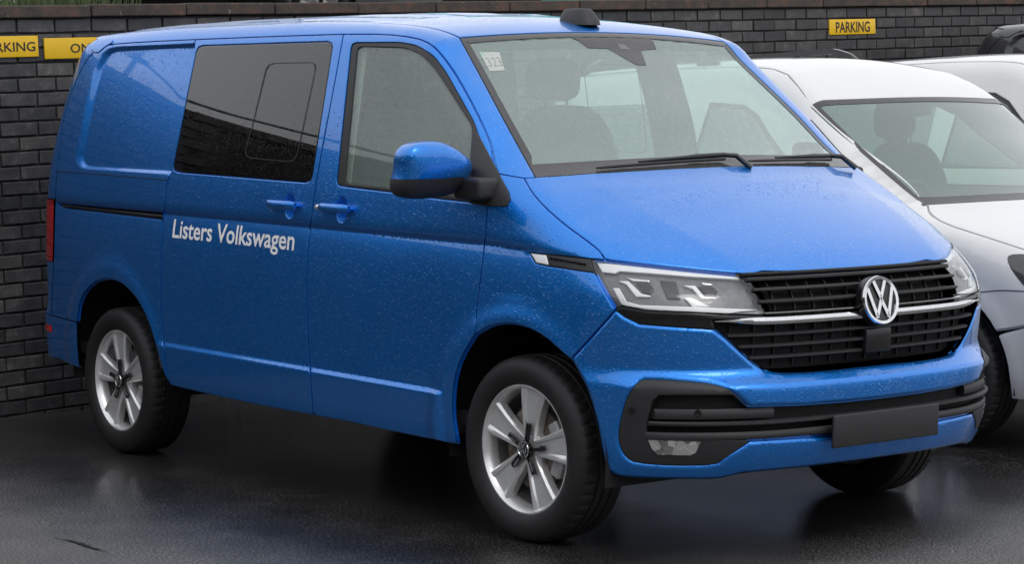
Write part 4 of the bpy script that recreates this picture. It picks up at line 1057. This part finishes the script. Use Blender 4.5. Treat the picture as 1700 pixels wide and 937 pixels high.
X,Y=np.meshgrid(gx,gy);V=np.c_[X.ravel(),Y.ravel(),ground_z(X,Y).ravel()];nx=len(gx)
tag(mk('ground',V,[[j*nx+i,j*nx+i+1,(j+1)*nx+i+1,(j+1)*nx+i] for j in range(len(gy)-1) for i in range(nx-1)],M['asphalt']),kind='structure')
# a cracked seam in the tarmac
def on_ground(px):
    D=rays_world(px);return CAM+D*((0-CAM[2])/D[:,2])[:,None]
M['crack']=simple('crack_shadow',(.006,.006,.006),.9)
for pts,w in (([(88,895),(112,899),(132,904),(150,911),(178,919)],[.001,.004,.008,.006,.001]),):
    P=on_ground(dens(np.array(pts,float),4));n_=len(P);W=np.interp(np.linspace(0,1,n_),np.linspace(0,1,len(w)),w)*RNG.uniform(.3,1.7,n_);T=np.gradient(P,axis=0);Nn=np.c_[-T[:,1],T[:,0],0*T[:,0]];Nn/=np.linalg.norm(Nn,axis=1)[:,None]
    V=np.vstack([P+Nn*W[:,None],P-Nn*W[:,None]]);V[:,2]=ground_z(V[:,0],V[:,1])+.004
    mk('tarmac_crack',V,[[i,i+1,n_+i+1,n_+i] for i in range(n_-1)],M['crack'],bpy.data.objects['ground'],smooth=False)
# ==== brick wall ====
TH=math.radians(96);WU=np.array([math.cos(TH),math.sin(TH),0]);WN=np.array([WU[1],-WU[0],0]);W0=np.array([-3.05,-.6,0.]);SLOPE=.0325
def wall_sz(px):
    D=rays_world(px);t=((W0-CAM)@WN)/(D@WN);P=CAM+D*t[:,None];return np.c_[(P-W0)@WU,P[:,2]]
def wall_pt(s,z,o=0.): return W0+WU*s+WN*o+np.array([0,0,z])
def _brickmat():
    m,n,p=mat('blue_engineering_brick');oi=node(n,'ShaderNodeObjectInfo');co=objco(n)
    c=ramp(n,oi.outputs['Random'],[(0,(.030,.030,.034)),(.35,(.046,.045,.048)),(.7,(.058,.056,.058)),(1,(.075,.070,.068))])
    wv=node(n,'ShaderNodeVectorMath',operation='ADD');n.links.new(co,wv.inputs[0]);n.links.new(oi.outputs['Location'],wv.inputs[1])
    f=noise(n,wv.outputs[0],16,6,.7);big=noise(n,wv.outputs[0],1.3,3,.6);c2=ramp(n,f,[(.30,(.55,.55,.55)),(.55,(1.0,1.0,1.0)),(.66,(1.7,1.65,1.6)),(.76,(3.4,3.3,3.2))])
    mb=node(n,'ShaderNodeMix',data_type='RGBA',blend_type='MULTIPLY');mb.inputs[0].default_value=1;n.links.new(c2,mb.inputs[6]);n.links.new(ramp(n,big,[(.35,(.65,.65,.66)),(.65,(1.3,1.25,1.2))]),mb.inputs[7]);c2=mb.outputs[2]
    mx=node(n,'ShaderNodeMix',data_type='RGBA',blend_type='MULTIPLY');mx.inputs[0].default_value=1;n.links.new(c,mx.inputs[6]);n.links.new(c2,mx.inputs[7])
    n.links.new(mx.outputs[2],p.inputs['Base Color']);r=node(n,'ShaderNodeMapRange');r.inputs['To Min'].default_value=.35;r.inputs['To Max'].default_value=.75;n.links.new(f,r.inputs['Value']);n.links.new(r.outputs[0],p.inputs['Roughness'])
    n.links.new(bump(n,noise(n,wv.outputs[0],60,4),.5,.004),p.inputs['Normal']);return m
def _coping():
    m,n,p=mat('weathered_terracotta');oi=node(n,'ShaderNodeObjectInfo');co=objco(n)
    wv=node(n,'ShaderNodeVectorMath',operation='ADD');n.links.new(co,wv.inputs[0]);n.links.new(oi.outputs['Location'],wv.inputs[1])
    f=noise(n,wv.outputs[0],9,6,.7);c=ramp(n,f,[(.30,(.026,.022,.019)),(.50,(.055,.042,.034)),(.64,(.095,.050,.036)),(.76,(.16,.065,.042))])
    g=noise(n,wv.outputs[0],48,3,.6);lk=math_(n,'GREATER_THAN',g,.70)
    mx=node(n,'ShaderNodeMix',data_type='RGBA');n.links.new(lk,mx.inputs[0]);n.links.new(c,mx.inputs[6]);mx.inputs[7].default_value=(.26,.24,.20,1)
    n.links.new(mx.outputs[2],p.inputs['Base Color']);p.inputs['Roughness'].default_value=.8;n.links.new(bump(n,g,.6,.004),p.inputs['Normal']);return m
M['brick']=_brickmat();M['coping']=_coping();M['mortar']=simple('old_mortar',(.022,.020,.018),.9,var=.45,vs=14,bmp=.5,bs=120)
S0,S1=-7.0,20.0;CO0=2.041+.117*SLOPE
g=MB();V=[]
for s in(S0,S1):
    for z,o in((-.6,-.012),(CO0+SLOPE*s-.001,-.012),(CO0+SLOPE*s-.001,-.24),(-.6,-.24)): V.append(wall_pt(s,z,o))
g.add(V,[[0,1,5,4],[1,2,6,5],[2,3,7,6],[3,0,4,7],[0,3,2,1],[4,5,6,7]]);wall=g.build('boundary_wall',M['mortar'])
tag(wall,'dark blue-grey brick boundary wall with weathered terracotta coping behind the parked vehicles','wall')
def shared_brick(l,h,d,seed):
    b=MB();b.box((0,0,0),(l,d,h),None,.004);r=np.random.default_rng(seed);V=np.array(b.V)
    V[:,2]+=.0018*np.sin(V[:,0]*14+r.uniform(0,6));V[:,1]+=.0015*np.sin(V[:,0]*9+r.uniform(0,6))
    me=bpy.data.meshes.new('brick');me.from_pydata(V.tolist(),[],b.F);me.materials.append(M['brick']);return me,V,b.F
BR=[shared_brick(.214,.064,.06,k) for k in range(6)]
zph=wall_sz([(20,105)])[0];z_ref=zph[1]-SLOPE*zph[0];sph=wall_sz([(62,140)])[0][0]
VANTOP=np.array([(0,700),(140,690),(75,560),(82,330),(110,170),(160,66),(250,46),(400,36),(740,25),(935,28),(945,15),(990,35),(1100,42),(1195,66),(1240,84),(1420,92),(1617,86),(1640,44),(1700,36)],float)
def in_view(px):
    if not(-30<px[0]<1730 and -12<px[1]<720): return False
    if px[0]<170: 
        lim=np.interp(px[1],[60,100,170,330,560,700],[190,150,125,95,95,170]);return px[0]<lim+10
    return px[1]<np.interp(px[0],VANTOP[5:,0],VANTOP[5:,1])+12
rest=MB();nb=0;rz=math.atan2(WU[1],WU[0]);rot=(Matrix.Rotation(rz,4,'Z')@Matrix.Rotation(-math.atan(SLOPE),4,'Y'))
k0=int(np.floor((-.35-z_ref)/.075));k1=int(np.ceil((CO0-z_ref)/.075))+1
for k in range(k0,k1):
    for j in range(int((S0-sph)/.225)-1,int((S1-sph)/.225)+1):
        s=sph+(j+.5)*.225+(.1125 if k%2 else 0);z=z_ref+(k-.5)*.075+SLOPE*s
        if z+.033>CO0+SLOPE*s+.004 or s<S0+.12 or s>S1-.12: continue
        o=-.030+random.uniform(-.002,.002);P=wall_pt(s,z,o);px=project(P[None])[0];me,BV,BF=BR[(k*7+j*3)%6]
        T=Matrix.Translation(Vector(P))@rot@Matrix.Rotation(random.uniform(-.006,.006),4,'Y')
        if in_view(px) and nb<300:
            b=bpy.data.objects.new('brick',me);b.matrix_world=T;link(b,wall);b.matrix_parent_inverse=Matrix();b.matrix_basis=T;nb+=1
        elif -1.5<s<11: rest.add(BV@np.array(T.to_3x3()).T+np.array(T.to_translation()),BF)
tag(rest.build('brick_courses',M['brick'],wall,False),kind='stuff')
CP=MB();CP.box((0,0,0),(.596,.30,.064),None,.008);cme=bpy.data.meshes.new('coping_stone');cme.from_pydata(CP.V,[],CP.F);cme.materials.append(M['coping'])
sj=wall_sz([(148,20)])[0][0]
for j in range(int((S0-sj)/.602),int((S1-sj)/.602)):
    s=sj+(j+.5)*.602;P=wall_pt(s,CO0+SLOPE*s+.033+random.uniform(-.002,.002),-.125+random.uniform(-.004,.004))
    b=bpy.data.objects.new('coping_stone',cme);link(b,wall);b.matrix_basis=Matrix.Translation(Vector(P))@rot@Matrix.Rotation(random.uniform(-.006,.006),4,'Y')
# ==== yellow number-plate signs ====
M['yellow']=simple('yellow_plate',(.80,.48,.005),.4,var=.05,vs=8);M['black']=simple('black_print',(.02,.015,.01),.5)
def sign(s0,z0,text,label,cond,ht,off,w=.52,dx=0.):
    root=empty('parking_sign',wall_pt(s0+w/2,z0,.0));root.rotation_euler=(0,-math.atan(SLOPE)*0,rz)
    R=np.array(rot.to_3x3());base=np.array(wall_pt(s0+w/2,z0,0))
    q=np.array(Matrix.Rotation(-math.atan(SLOPE),3,'Y'))
    g=MB();g.box((0,-.006,.055),(w,.012,.108),None,.004);g.V=[tuple(q@np.array(v)) for v in g.V];g.build('plate',M['yellow'],root,True,None,40)
    V,F=text_mesh(text,1.,off);V[:,0]-=(V[:,0].min()+V[:,0].max())/2;cap=1
    sc=ht/V[:,1].max()
    if text=='PARKING' and cond>.9: sign.k=.325/((V[:,0].max()-V[:,0].min())*sc)
    cond=sign.k if cond>.9 else .385/((V[:,0].max()-V[:,0].min())*sc)
    P=np.c_[V[:,0]*sc*cond+dx,0*V[:,0]-.0135,V[:,1]*sc+.055-ht/2];mk('lettering',P@q.T,F,M['black'],root,smooth=False)
    tag(root,label,'sign');return root
sign(.099-.52,1.839,'PARKING','yellow PARKING plate on the brick wall beside the ON plate',.98,.047,.010,.52,.26-.02-.1625)
sign(.135,1.843,'ON','yellow plate reading ON behind the blue van on the brick wall',.98,.047,.010,.52,-.045)
sign(6.520,2.070,'PARKING','yellow PARKING plate with tall narrow letters above the white cars',.60,.074,.018)
#==== white small vans next to it ====
CX,CY=-.24,2.85
CZ=float(ground_z(0,CY))
OC=CAM-np.array([CX,CY,CZ])
CW=pchip([.10,.20,.34,.55,.80,.98,1.08,1.30,1.55,1.72,1.9],[.76,.82,.868,.893,.895,.885,.865,.795,.705,.63,.52])
CT=pchip([-2.3,-1.9,-1.2,.9,1.3,1.7,2.0,2.2],[.10,.04,0,0,.008,.035,.085,.15])
CPF=pchip([-2.25,-2.0,-1.5,-.9,-.45,-.15,.05,.5,.95,1.10,1.35,1.65,1.90,2.05,2.14,2.19],
          [1.70,1.745,1.772,1.785,1.772,1.728,1.655,1.368,1.105,1.055,1.005,.935,.845,.765,.68,.58])
CN=pchip([.12,.22,.32,.45,.58,.68,.80,.95],[2.06,2.14,2.18,2.20,2.195,2.165,2.06,1.85])
CG=pchip([0,.3,.5,.62,.72,.80,.86,.92],[0,.03,.085,.15,.24,.36,.52,.8])
CB=pchip([.2,.4,.6,1.0,1.3,1.6,1.8],[-2.14,-2.20,-2.20,-2.17,-2.13,-2.06,-1.98])
def f_cad(P):
    x,y,z=P[:,0],np.abs(P[:,1]),P[:,2]
    a=lambda cx:.014*np.exp(-(np.maximum(np.hypot(x-cx,z-.32)-.40,0)/.05)**2)*(z<.8)
    side=y-(CW(z)-CT(x)+a(1.09)+a(-1.50)+.006*np.exp(-((z-.93)/.03)**2))
    bul=np.interp(x,[-.6,0,.8,1.2,2.],[.03,.09,.22,.22,.12]);xs=x+bul*(y/.7)**2
    p=CPF(xs);s=(CPF(xs+.004)-p)/.004
    top=(z-p+np.interp(x,[-.5,.3,1.2,2],[.06,.02,.02,.05])*(y/.7)**2)/np.sqrt(1+s*s)
    nz=CN(z);g=CG(y);gs=(CG(y+.004)-g)/.004;fr=(x-nz+g)/np.sqrt(1+gs*gs+.3)
    r=smax(side,top,np.interp(x,[-1,.0,.9,1.5],[.09,.09,.11,.16]));r=smax(r,fr,.08)
    return np.maximum(smax(r,CB(z)-x+.09*(y/.8)**4,.14),.14-z)
def pixc(px,off=0.):
    px=np.asarray(px,float).copy();ff=lambda P:f_cad(P)+off
    P,ok=cast(ff,OC,rays_world(px),8.5,15,150);k=0
    while not ok.all() and k<60:
        b=~ok;v=np.array([1640,300.])-px[b];px[b]+=v/np.linalg.norm(v,axis=1)[:,None]*2;q,o2=cast(ff,OC,rays_world(px[b]),8.5,15,150);P[b]=q;ok[b]=o2;k+=1
    return P
def build_cad():
    root=empty('small_van',(CX,CY,CZ));idf=lambda v:np.atleast_2d(v);C=Car(root,f_cad,idf,idf);wh=M['white']
    T=lambda xy:D_TOP.lift(f_cad,np.asarray(xy,float))[0];S=lambda xz:D_SIDE.lift(f_cad,np.asarray(xz,float))[0]
    wsn=pixc(dens(chaikin([(1345,176),(1420,245),(1490,307),(1532,340)],1),6))
    ctop,cbot=wsn[0],wsn[-1]
    yt=np.linspace(ctop[1],0,14);tp=T(np.c_[ctop[0]+.13*(1-(yt/yt[0])**2),yt]);yb=np.linspace(cbot[1],0,14);ba=T(np.c_[cbot[0]+.22*(1-(yb/yb[0])**2),yb])
    half=cat(tp[::-1][:-1],wsn[:-1],ba);full=cat(half[:-1],(half*MIR)[::-1][:-1])
    gl=C.skin('windscreen',D_TOP,[full],M['windscreen2'],both=False,h=.06,gap=.003,off=.004,depth=.006,lip=0,bev=0)[0]
    u=clean(D_TOP.to2(full),.0015);u=u if area2(u)>0 else u[::-1];bd=dens(u,.03,True)
    for _ in range(3): bd=inset(bd,.011)
    bd[:,0]=np.where(bd[:,0]>.55,bd[:,0]-.045,bd[:,0])
    C.skin('windscreen_frit',D_TOP,[full,D_TOP.lift(lambda P:f_cad(P)+.0015,bd)[0]],M['frit'],parent=gl,both=False,h=.06,gap=.003,off=.0015,depth=0,bev=0)
    sh=T([(.06,-.15),(.20,-.12),(.20,.12),(.06,.15)]);C.skin('sensor_shade',D_TOP,[sh],M['frit'],parent=gl,both=False,h=.06,gap=0,off=.002,depth=0,bev=0)
    g=MB();g.add(*super_blob((.10,.02,1.50),(.05,.25,.075),.6,20,10));g.tube([(.14,0,1.54),(.18,0,1.575)],.012,6);g.build('interior_mirror',M['plastic'],root,True,None,60)
    # bonnet
    hs=pixc(dens(chaikin([(1541,341),(1543,353),(1568,371),(1630,391),(1700,414)],1),6));e=hs[-1]
    hs2=T(np.c_[np.linspace(e[0],1.93,8),np.linspace(e[1],-.60,8)])
    yf=np.linspace(-.60,0,8);fr=T(np.c_[1.93+.13*(1-(yf/.6)**2),yf])
    br=cat(ba[::-1][:-1],wsn[-1:])
    half=cat(wsn[-1:],hs,hs2[1:],fr[1:]);full=cat(half,(half[:-1]*MIR)[::-1],(ba[1:-1]*MIR),ba[::-1][:-1])
    C.skin('bonnet',D_TOP,[full],wh,both=False,h=.03,gap=.0025)
    # side
    cant=T(np.c_[np.linspace(ctop[0],-2.02,18),np.interp(np.linspace(0,1,18),[0,.15,.6,1],[ctop[1],-.575,-.60,-.56])])
    def arc(cx,a0,a1,r=.385,n=22): return np.c_[cx+r*np.cos(np.linspace(a0,a1,n)),.32+r*np.sin(np.linspace(a0,a1,n))]
    low=np.vstack([[(2.0,.78)],[(1.80,.60)],arc(1.09,math.radians(32),math.radians(190)),[(.70,.25),(-1.11,.25)],arc(-1.50,math.radians(-10),math.radians(190)),[(-1.90,.36),(-2.02,.40),(-2.05,1.0)]])
    side=cat(wsn[::-1],wsn[-1:],hs,hs2[1:],S(dens(low,.05)),cant[::-1][:-1])
    w1=np.array([(.30,1.08),(.25,1.12),(-.12,1.38),(-.24,1.48),(-.36,1.53),(-.62,1.545),(-.66,1.08)]);w2=np.array([(-.80,1.085),(-.80,1.545),(-1.92,1.53),(-1.96,1.10)])
    sp=C.skin('body_side',D_SIDE,[side,S(dens(w1,.03,True)),S(dens(w2,.03,True))],wh,h=.04,gap=.002)
    w1i=np.array([(.25,1.095),(.21,1.12),(-.14,1.365),(-.25,1.46),(-.37,1.51),(-.60,1.525),(-.64,1.095)])
    C.skin2('window_seal',D_SIDE,[S(dens(w1,.03,True)),S(dens(w1i,.03,True))],M['seal'],sp,h=.06,gap=.0005,off=.003,depth=0,bev=0)
    C.skin2('window_glass',D_SIDE,[S(dens(w1i,.03,True))],M['glass'],sp,h=.06,gap=0,off=.006,depth=0,bev=0)
    C.skin2('window_glass',D_SIDE,[S(dens(w2,.03,True))],M['glass'],sp,h=.06,gap=.001,off=.003,depth=.006,lip=0,bev=0)
    for xx in(.66,-.73,-1.0):
        P=S(np.c_[np.full(14,xx)+(.03*np.linspace(0,1,14) if xx>0 else 0),np.linspace(.30,1.06,14)])
        for k in(0,1):
            g=MB();g.tube(P*(MIR if k else 1),.0022,5);g.build('door_joint',M['dark'],sp[k],True)
    for k in(0,1):
        P=pixc(dens(chaikin([(1622,486),(1662,482),(1700,484)],1),6),-.0005)*(MIR if k else 1);g=MB();g.tube(P,.0022,5);g.build('bumper_joint',M['dark'],sp[k],True)
        for xx in(-.55,-1.05):
            q=S([(xx,.86)])[0]*(MIR if k else 1);g=MB();g.box(q+np.array([0,-.02*(1-2*k),0]),(.16,.022,.028),None,.01);g.build('door_handle',M['white'],sp[k],True,None,40)
        # mirrors
        q=S([(.50,1.12)])[0];c=q+np.array([.0,-.17,.03]);mm=MIR if k else np.ones(3)
        g=MB();g.add(*super_blob(c*mm,(.12,.20,.17),.6,20,12));mo=g.build('door_mirror',M['white'],sp[k],True,None,60);g=MB();g.tube([q*mm,(c+np.array([0,.07,-.05]))*mm],.03,8);g.build('mirror_arm',M['plastic'],mo,True)
    # roof
    rb=np.array([(-2.02-.05*(1-(y/.56)**2),y) for y in np.linspace(-.56,0,6)]);rear=T(rb)
    half=cat(rear[::-1][:-1],cant[::-1][:-1],tp);C.skin('roof',D_TOP,[cat(half[:-1],(half*MIR)[::-1][:-1])],wh,both=False,h=.04,gap=.002)
    for k in(0,1):
        xs=np.linspace(-1.85,-.80,24);P=T(np.c_[xs,np.interp(xs,[-1.85,-.80],[-.555,-.55])]);t=np.linspace(0,1,24);P[:,2]+=.020+.062*np.clip(np.minimum(t,1-t)*6,0,1)**.6
        g=MB();g.sweep(P*(MIR if k else 1),[(-.018,-.016),(.018,-.016),(.013,.014),(-.013,.014)],lambda i:((0,1,0),(0,0,1)))
        for i in(0,12,23):
            q=P[i]*(MIR if k else 1);g.box(q-np.array([0,0,.035]),(.16 if i!=12 else .08,.03,.07),None,.008)
        g.build('roof_rail',M['gloss'],root,True,None,40)
    # nose and bumper
    DH=d_cyl(.9);fl=cat(fr[::-1],hs2[::-1][:-1],S([(1.97,.74),(1.92,.66),(1.66,.52)]))
    rt=S(arc(1.09,math.radians(32),math.radians(-15),n=12));ub=DH.lift(f_cad,np.c_[np.linspace(DH.to2(rt[-1:])[0][0],0,16),np.linspace(rt[-1][2],.22,16)])[0]
    nh=cat(fr[::-1][:-1],hs2[::-1],S([(2.0,.78),(1.80,.60)]),rt[1:],ub[1:]);
    lam=pixc(dens(chaikin([(1671,430),(1676,422),(1700,421),(1725,424),(1735,470),(1715,488),(1700,476),(1680,450)],1,True),6,True))
    gr=DH.lift(f_cad,np.array([(-.45,.60),(.45,.60),(.45,.68),(-.45,.68)]))[0];lo=DH.lift(f_cad,dens(np.array([(-.55,.28),(.55,.28),(.50,.46),(-.50,.46)]),.05,True))[0]
    nose=C.skin('front_bumper',DH,[cat(nh,(nh*MIR)[::-1][1:-1]),gr,lo],wh,both=False,h=.035,gap=.002)[0]
    C.skin('grille',DH,[gr],M['gloss'],parent=nose,both=False,h=.05,gap=-.004,off=.02,depth=0,bev=0);C.skin('lower_intake',DH,[lo],M['dark'],parent=nose,both=False,h=.05,gap=-.004,off=.02,depth=0,bev=0)
    hl=C.skin('headlamp',DH,[pixc(dens(chaikin([(1671,430),(1676,422),(1700,421),(1725,424),(1735,470),(1715,488),(1700,476),(1680,450)],1,True),6,True),-.003)],M['lamp_dark'],h=.03,gap=0,off=-.003,depth=.01,lip=0)
    # tail
    DR=d_cyl(-1.0,True);R2=lambda yz:D_R2.lift(f_cad,np.asarray(yz,float))[0]
    sd_=S(dens(np.array([(-2.02,.40),(-2.05,1.0)]),.05));b0=DR.lift(f_cad,np.c_[np.linspace(DR.to2(sd_[:1])[0][0],0,14),np.full(14,.40)])[0]
    up=cat(S(np.array([(-2.05,1.0)])),cant[-1:])
    half=cat(rear[::-1],up[::-1],sd_[::-1][1:],b0[1:]);tw=R2(dens(np.array([(-.60,1.08),(-.52,1.50),(.52,1.50),(.60,1.08)]),.06,True))
    tg=C.skin('tailgate',DR,[cat(half[:-1],half[-1:],(half*MIR)[::-1][1:-1]),tw],wh,both=False,h=.05,gap=.002)[0];C.skin('rear_window',DR,[tw],M['glass'],parent=tg,both=False,h=.08,gap=.001,off=.004,depth=0,bev=0)
    # wheels
    for x in(1.09,-1.50):
        for s in(-1,1):
            w=wheel_parts(root,(x,s*.775,.315),0,s,R=.315,rim_r=.212)
            g=MB();g.lathe([(.405,s*.845),(.405,s*.50),(.02,s*.50)],24,'y',(x,0,.32),math.radians(-12),math.radians(192));g.build('wheel_arch_liner',M['dark'],root,True,None,50)
    g=MB();g.box((0,0,.24),(1.9,1.55,.10),None,.02);g.box((0,0,.30),(3.9,.9,.08));g.build('underbody',M['dark'],root,True,None,40)
    lin=np.array([(-2.0,.36),(.8,.36),(.8,1.05),(-2.0,1.07)]);C.skin('side_lining',D_SIDE,[S(dens(lin,.08,True))],M['cabin'],h=.12,gap=0,off=.045,depth=0,bev=0,edge=.08)
    C.skin('headliner',D_TOP,[T(dens(np.array([(-1.9,-.48),(-.12,-.44),(-.05,0),(-.12,.44),(-1.9,.48)]),.1,True))],M['cabin_light'],both=False,h=.15,gap=0,off=.04,depth=0,bev=0,edge=.1)
    cabin(root,None,[(.05,-.36),(.05,.36)],(.45,.90,.62,1.05,.64),-.36,1.7,.22)
    g=MB();g.box((-.65,0,.60),(.06,1.45,.75),None,.02);g.build('bulkhead',M['cabin'],root,True,None,40)
    return root
M['windscreen2']=glass('pale_windscreen_glass',(.72,.90,.82),drop=.2,haze=.22)
M['lamp_dark']=simple('smoked_headlamp',(.035,.035,.038),.12,coat=1,var=.3,vs=25)
def copy_tree(o,parent=None,swap=None):
    c=o.copy();COL.objects.link(c);c.parent=parent
    if swap and c.type=='MESH':
        for sl in c.material_slots:
            if sl.material in swap: nm=swap[sl.material];sl.link='OBJECT';sl.material=nm
    for ch in list(o.children): copy_tree(ch,c,swap)
    return c
#==== vehicles ====
van=build_van()
tag(van,'blue metallic panel van with white Listers Volkswagen lettering and a blank number plate','van')
cad=build_cad();tag(cad,'white small van with black roof rails parked right beside the blue van','van',None)
c2=copy_tree(cad,None);c2.location=(-.95,5.55,float(ground_z(0,5.55))+.0);c2.scale=(1.,1.,.99)
tag(c2,'white small van without roof rails between the railed white van and the charcoal van','van')
for o in [o for o in c2.children if o.name.startswith('roof_rail')]: bpy.data.objects.remove(o)
dk=copy_tree(van,None,{M['blue']:M['darkpaint'],M['glass']:M['privacy']});dk.location=(-1.36,7.95,float(ground_z(0,7.95))+.03)
tag(dk,'charcoal grey panel van at the far end of the row by the brick wall','van')
def drop(o):
    for ch in list(o.children): drop(ch)
    bpy.data.objects.remove(o)
for o in [o for o in dk.children_recursive if o.name.startswith(('door_lettering','paper_slip','slip_number','emblem'))]:
    try: drop(o)
    except ReferenceError: pass
#==== raised yard behind the wall ====
def _grass():
    m,n,p=mat('rough_grass_soil');co=objco(n);c=ramp(n,noise(n,co,6,6,.7),[(.3,(.03,.04,.015)),(.6,(.07,.085,.035)),(.8,(.12,.11,.07))]);n.links.new(c,p.inputs['Base Color']);p.inputs['Roughness'].default_value=.9;n.links.new(bump(n,noise(n,co,40,4),1,.05),p.inputs['Normal']);return m
M['grass']=_grass();M['leaf']=simple('grass_blade',(.06,.085,.03),.7,var=.4,vs=3)
V=[];
for s in np.linspace(-8,26,18):
    for o,z in((-.24,1.75),(-3,1.82),(-14,2.0),(-90,2.2)): V.append(wall_pt(s,z+SLOPE*s,o))
tag(mk('raised_yard',V,[[i*4+j,i*4+j+1,(i+1)*4+j+1,(i+1)*4+j] for i in range(17) for j in range(3)],M['grass']),kind='structure')
g=MB()
for i in range(5200):
    s=random.uniform(-1.2,1.1);o=-random.uniform(.5,3.0);b=wall_pt(s,1.78+SLOPE*s,o);h=random.uniform(.3,.62);a=random.uniform(0,6.3);w=.007;l=np.array([random.gauss(0,.07),random.gauss(0,.07),0])
    d=np.array([math.cos(a)*w,math.sin(a)*w,0]);g.add([b-d,b+d,b+d*.6+l*.5+np.array([0,0,h*.6]),b+l+np.array([0,0,h])],[[0,1,2],[0,2,3]])
tag(g.build('long_grass',M['leaf']),'long rough grass standing above the wall coping','grass',None,'stuff')
M['post']=simple('weathered_timber',(.16,.15,.13),.85,var=.3,vs=20)
for k,s in enumerate(np.arange(-1.2,1.2,.30)):
    g=MB();b=wall_pt(s,1.78+SLOPE*s,-3.2);g.box(b+np.array([0,0,.40]),(.04,.07,1.2),None,.006);g.box(b+np.array([0,0,1.02]),(.03,.05,.05),None,.008);tag(g.build('fence_paling',M['post'],None,True,None,40),'thin weathered timber paling standing in the long grass behind the wall','paling','palings behind the wall')
for (px,row,dist,rzv,swap,label) in ((240,12,17.5,2.7,{M['white']:M['silver']},'silver small van on the raised yard above the coping'),(500,12,19.0,.2,{M['white']:M['darkgrey']},'grey small van on the raised yard behind the blue van roof'),(870,8,21.,1.2,{M['white']:M['teal']},'teal small van on the raised yard behind the wall')):
    o=copy_tree(c2,None,swap);D=rays_world([(px,row)])[0];P=CAM+D*dist;s=(P-W0)@WU;o.location=(P[0],P[1],1.86+SLOPE*s-.0);o.rotation_euler=(0,0,rzv);o.scale=(1,1,1)
    tag(o,label,'van')
#==== across the yard, behind the photographer: what the paint and glass mirror ====
def _clad():
    m,n,p=mat('dark_brick_facade');co=objco(n);b=node(n,'ShaderNodeTexBrick',Scale=4.4);b.inputs['Color1'].default_value=(.060,.045,.038,1);b.inputs['Color2'].default_value=(.045,.034,.030,1);b.inputs['Mortar'].default_value=(.08,.075,.07,1)
    n.links.new(co,b.inputs['Vector']);n.links.new(b.outputs['Color'],p.inputs['Base Color']);p.inputs['Roughness'].default_value=.85;return m
M['facade']=_clad();M['slate']=simple('roof_slate',(.035,.036,.040),.6,var=.3,vs=2);M['wglass']=simple('dark_window_pane',(.012,.013,.015),.08)
M['frame']=simple('white_window_frame',(.6,.6,.58),.5)
def building(loc,rzv,L,D,H,roof,label,nwin):
    root=empty('workshop_building',loc,rzv)
    g=MB();g.box((0,0,H/2),(L,D,H));g.build('wall',M['facade'],root)
    V=[(-L/2-.4,-D/2-.4,H),(L/2+.4,-D/2-.4,H),(L/2+.4,D/2+.4,H),(-L/2-.4,D/2+.4,H),(-L/2+D*.45,0,H+roof),(L/2-D*.45,0,H+roof)]
    g=MB();g.add(V,[[0,1,5,4],[1,2,5],[2,3,4,5],[3,0,4],[3,2,1,0]]);g.build('roof',M['slate'],root)
    for i in range(nwin):
        x=-L/2+(i+.5)*L/nwin
        g=MB();g.box((x,D/2+.03,H*.55),(1.7,.06,1.3),None,.01);w=g.build('window',M['frame'],root);g=MB();g.box((x,D/2+.055,H*.55),(1.5,.04,1.1));g.build('pane',M['wglass'],w)
    tag(root,label,'building')
building((-9,-17,0),.06,34,9,3.6,2.6,'long dark brick workshop with slate roof across the yard, mirrored in the van side',9)
building((21,-16,0),math.radians(52),30,9,4.6,3.2,'short dark brick workshop at the far corner of the yard opposite the wall',6)
M['green']=simple('dark_foliage',(.028,.045,.018),.7,var=.5,vs=2)
M['steel']=simple('galvanised_steel',(.22,.22,.22),.5,metal=.6,var=.2);M['rubber_cable']=simple('black_cable',(.012,.012,.012),.6)
pole=empty('cable_pole',(-17.3,-7,0));g=MB();g.tube([(0,0,0),(0,0,3.2),(0,0,6.6)],[.11,.095,.08],12);g.build('pole_shaft',M['post'],pole,True);g=MB();g.box((0,0,6.25),(.10,.9,.10),None,.01);g.build('cross_arm',M['post'],pole)
tag(pole,'tall timber cable pole across the yard beyond the end of the brick wall','pole')
sp_=empty('cable_post',(-5.0,-7,0));g=MB();g.tube([(0,0,0),(0,0,2.3)],.05,10);g.build('post_shaft',M['steel'],sp_,True);g=MB();g.lathe([(0,2.36),(.04,2.34),(.058,2.29)],12,'z');g.build('post_cap',M['steel'],sp_,True);tag(sp_,'short steel post that holds the low end of the sloping cable','post')
g=MB();t=np.linspace(0,1,24);g.tube(np.c_[-17.2+12.2*t,0*t-7,6.28-4.03*t-.12*np.sin(math.pi*t)],.026,8);tag(g.build('overhead_cable',M['rubber_cable'],None,True),'thick black cable sloping from the tall pole, mirrored in the van side window','cable')
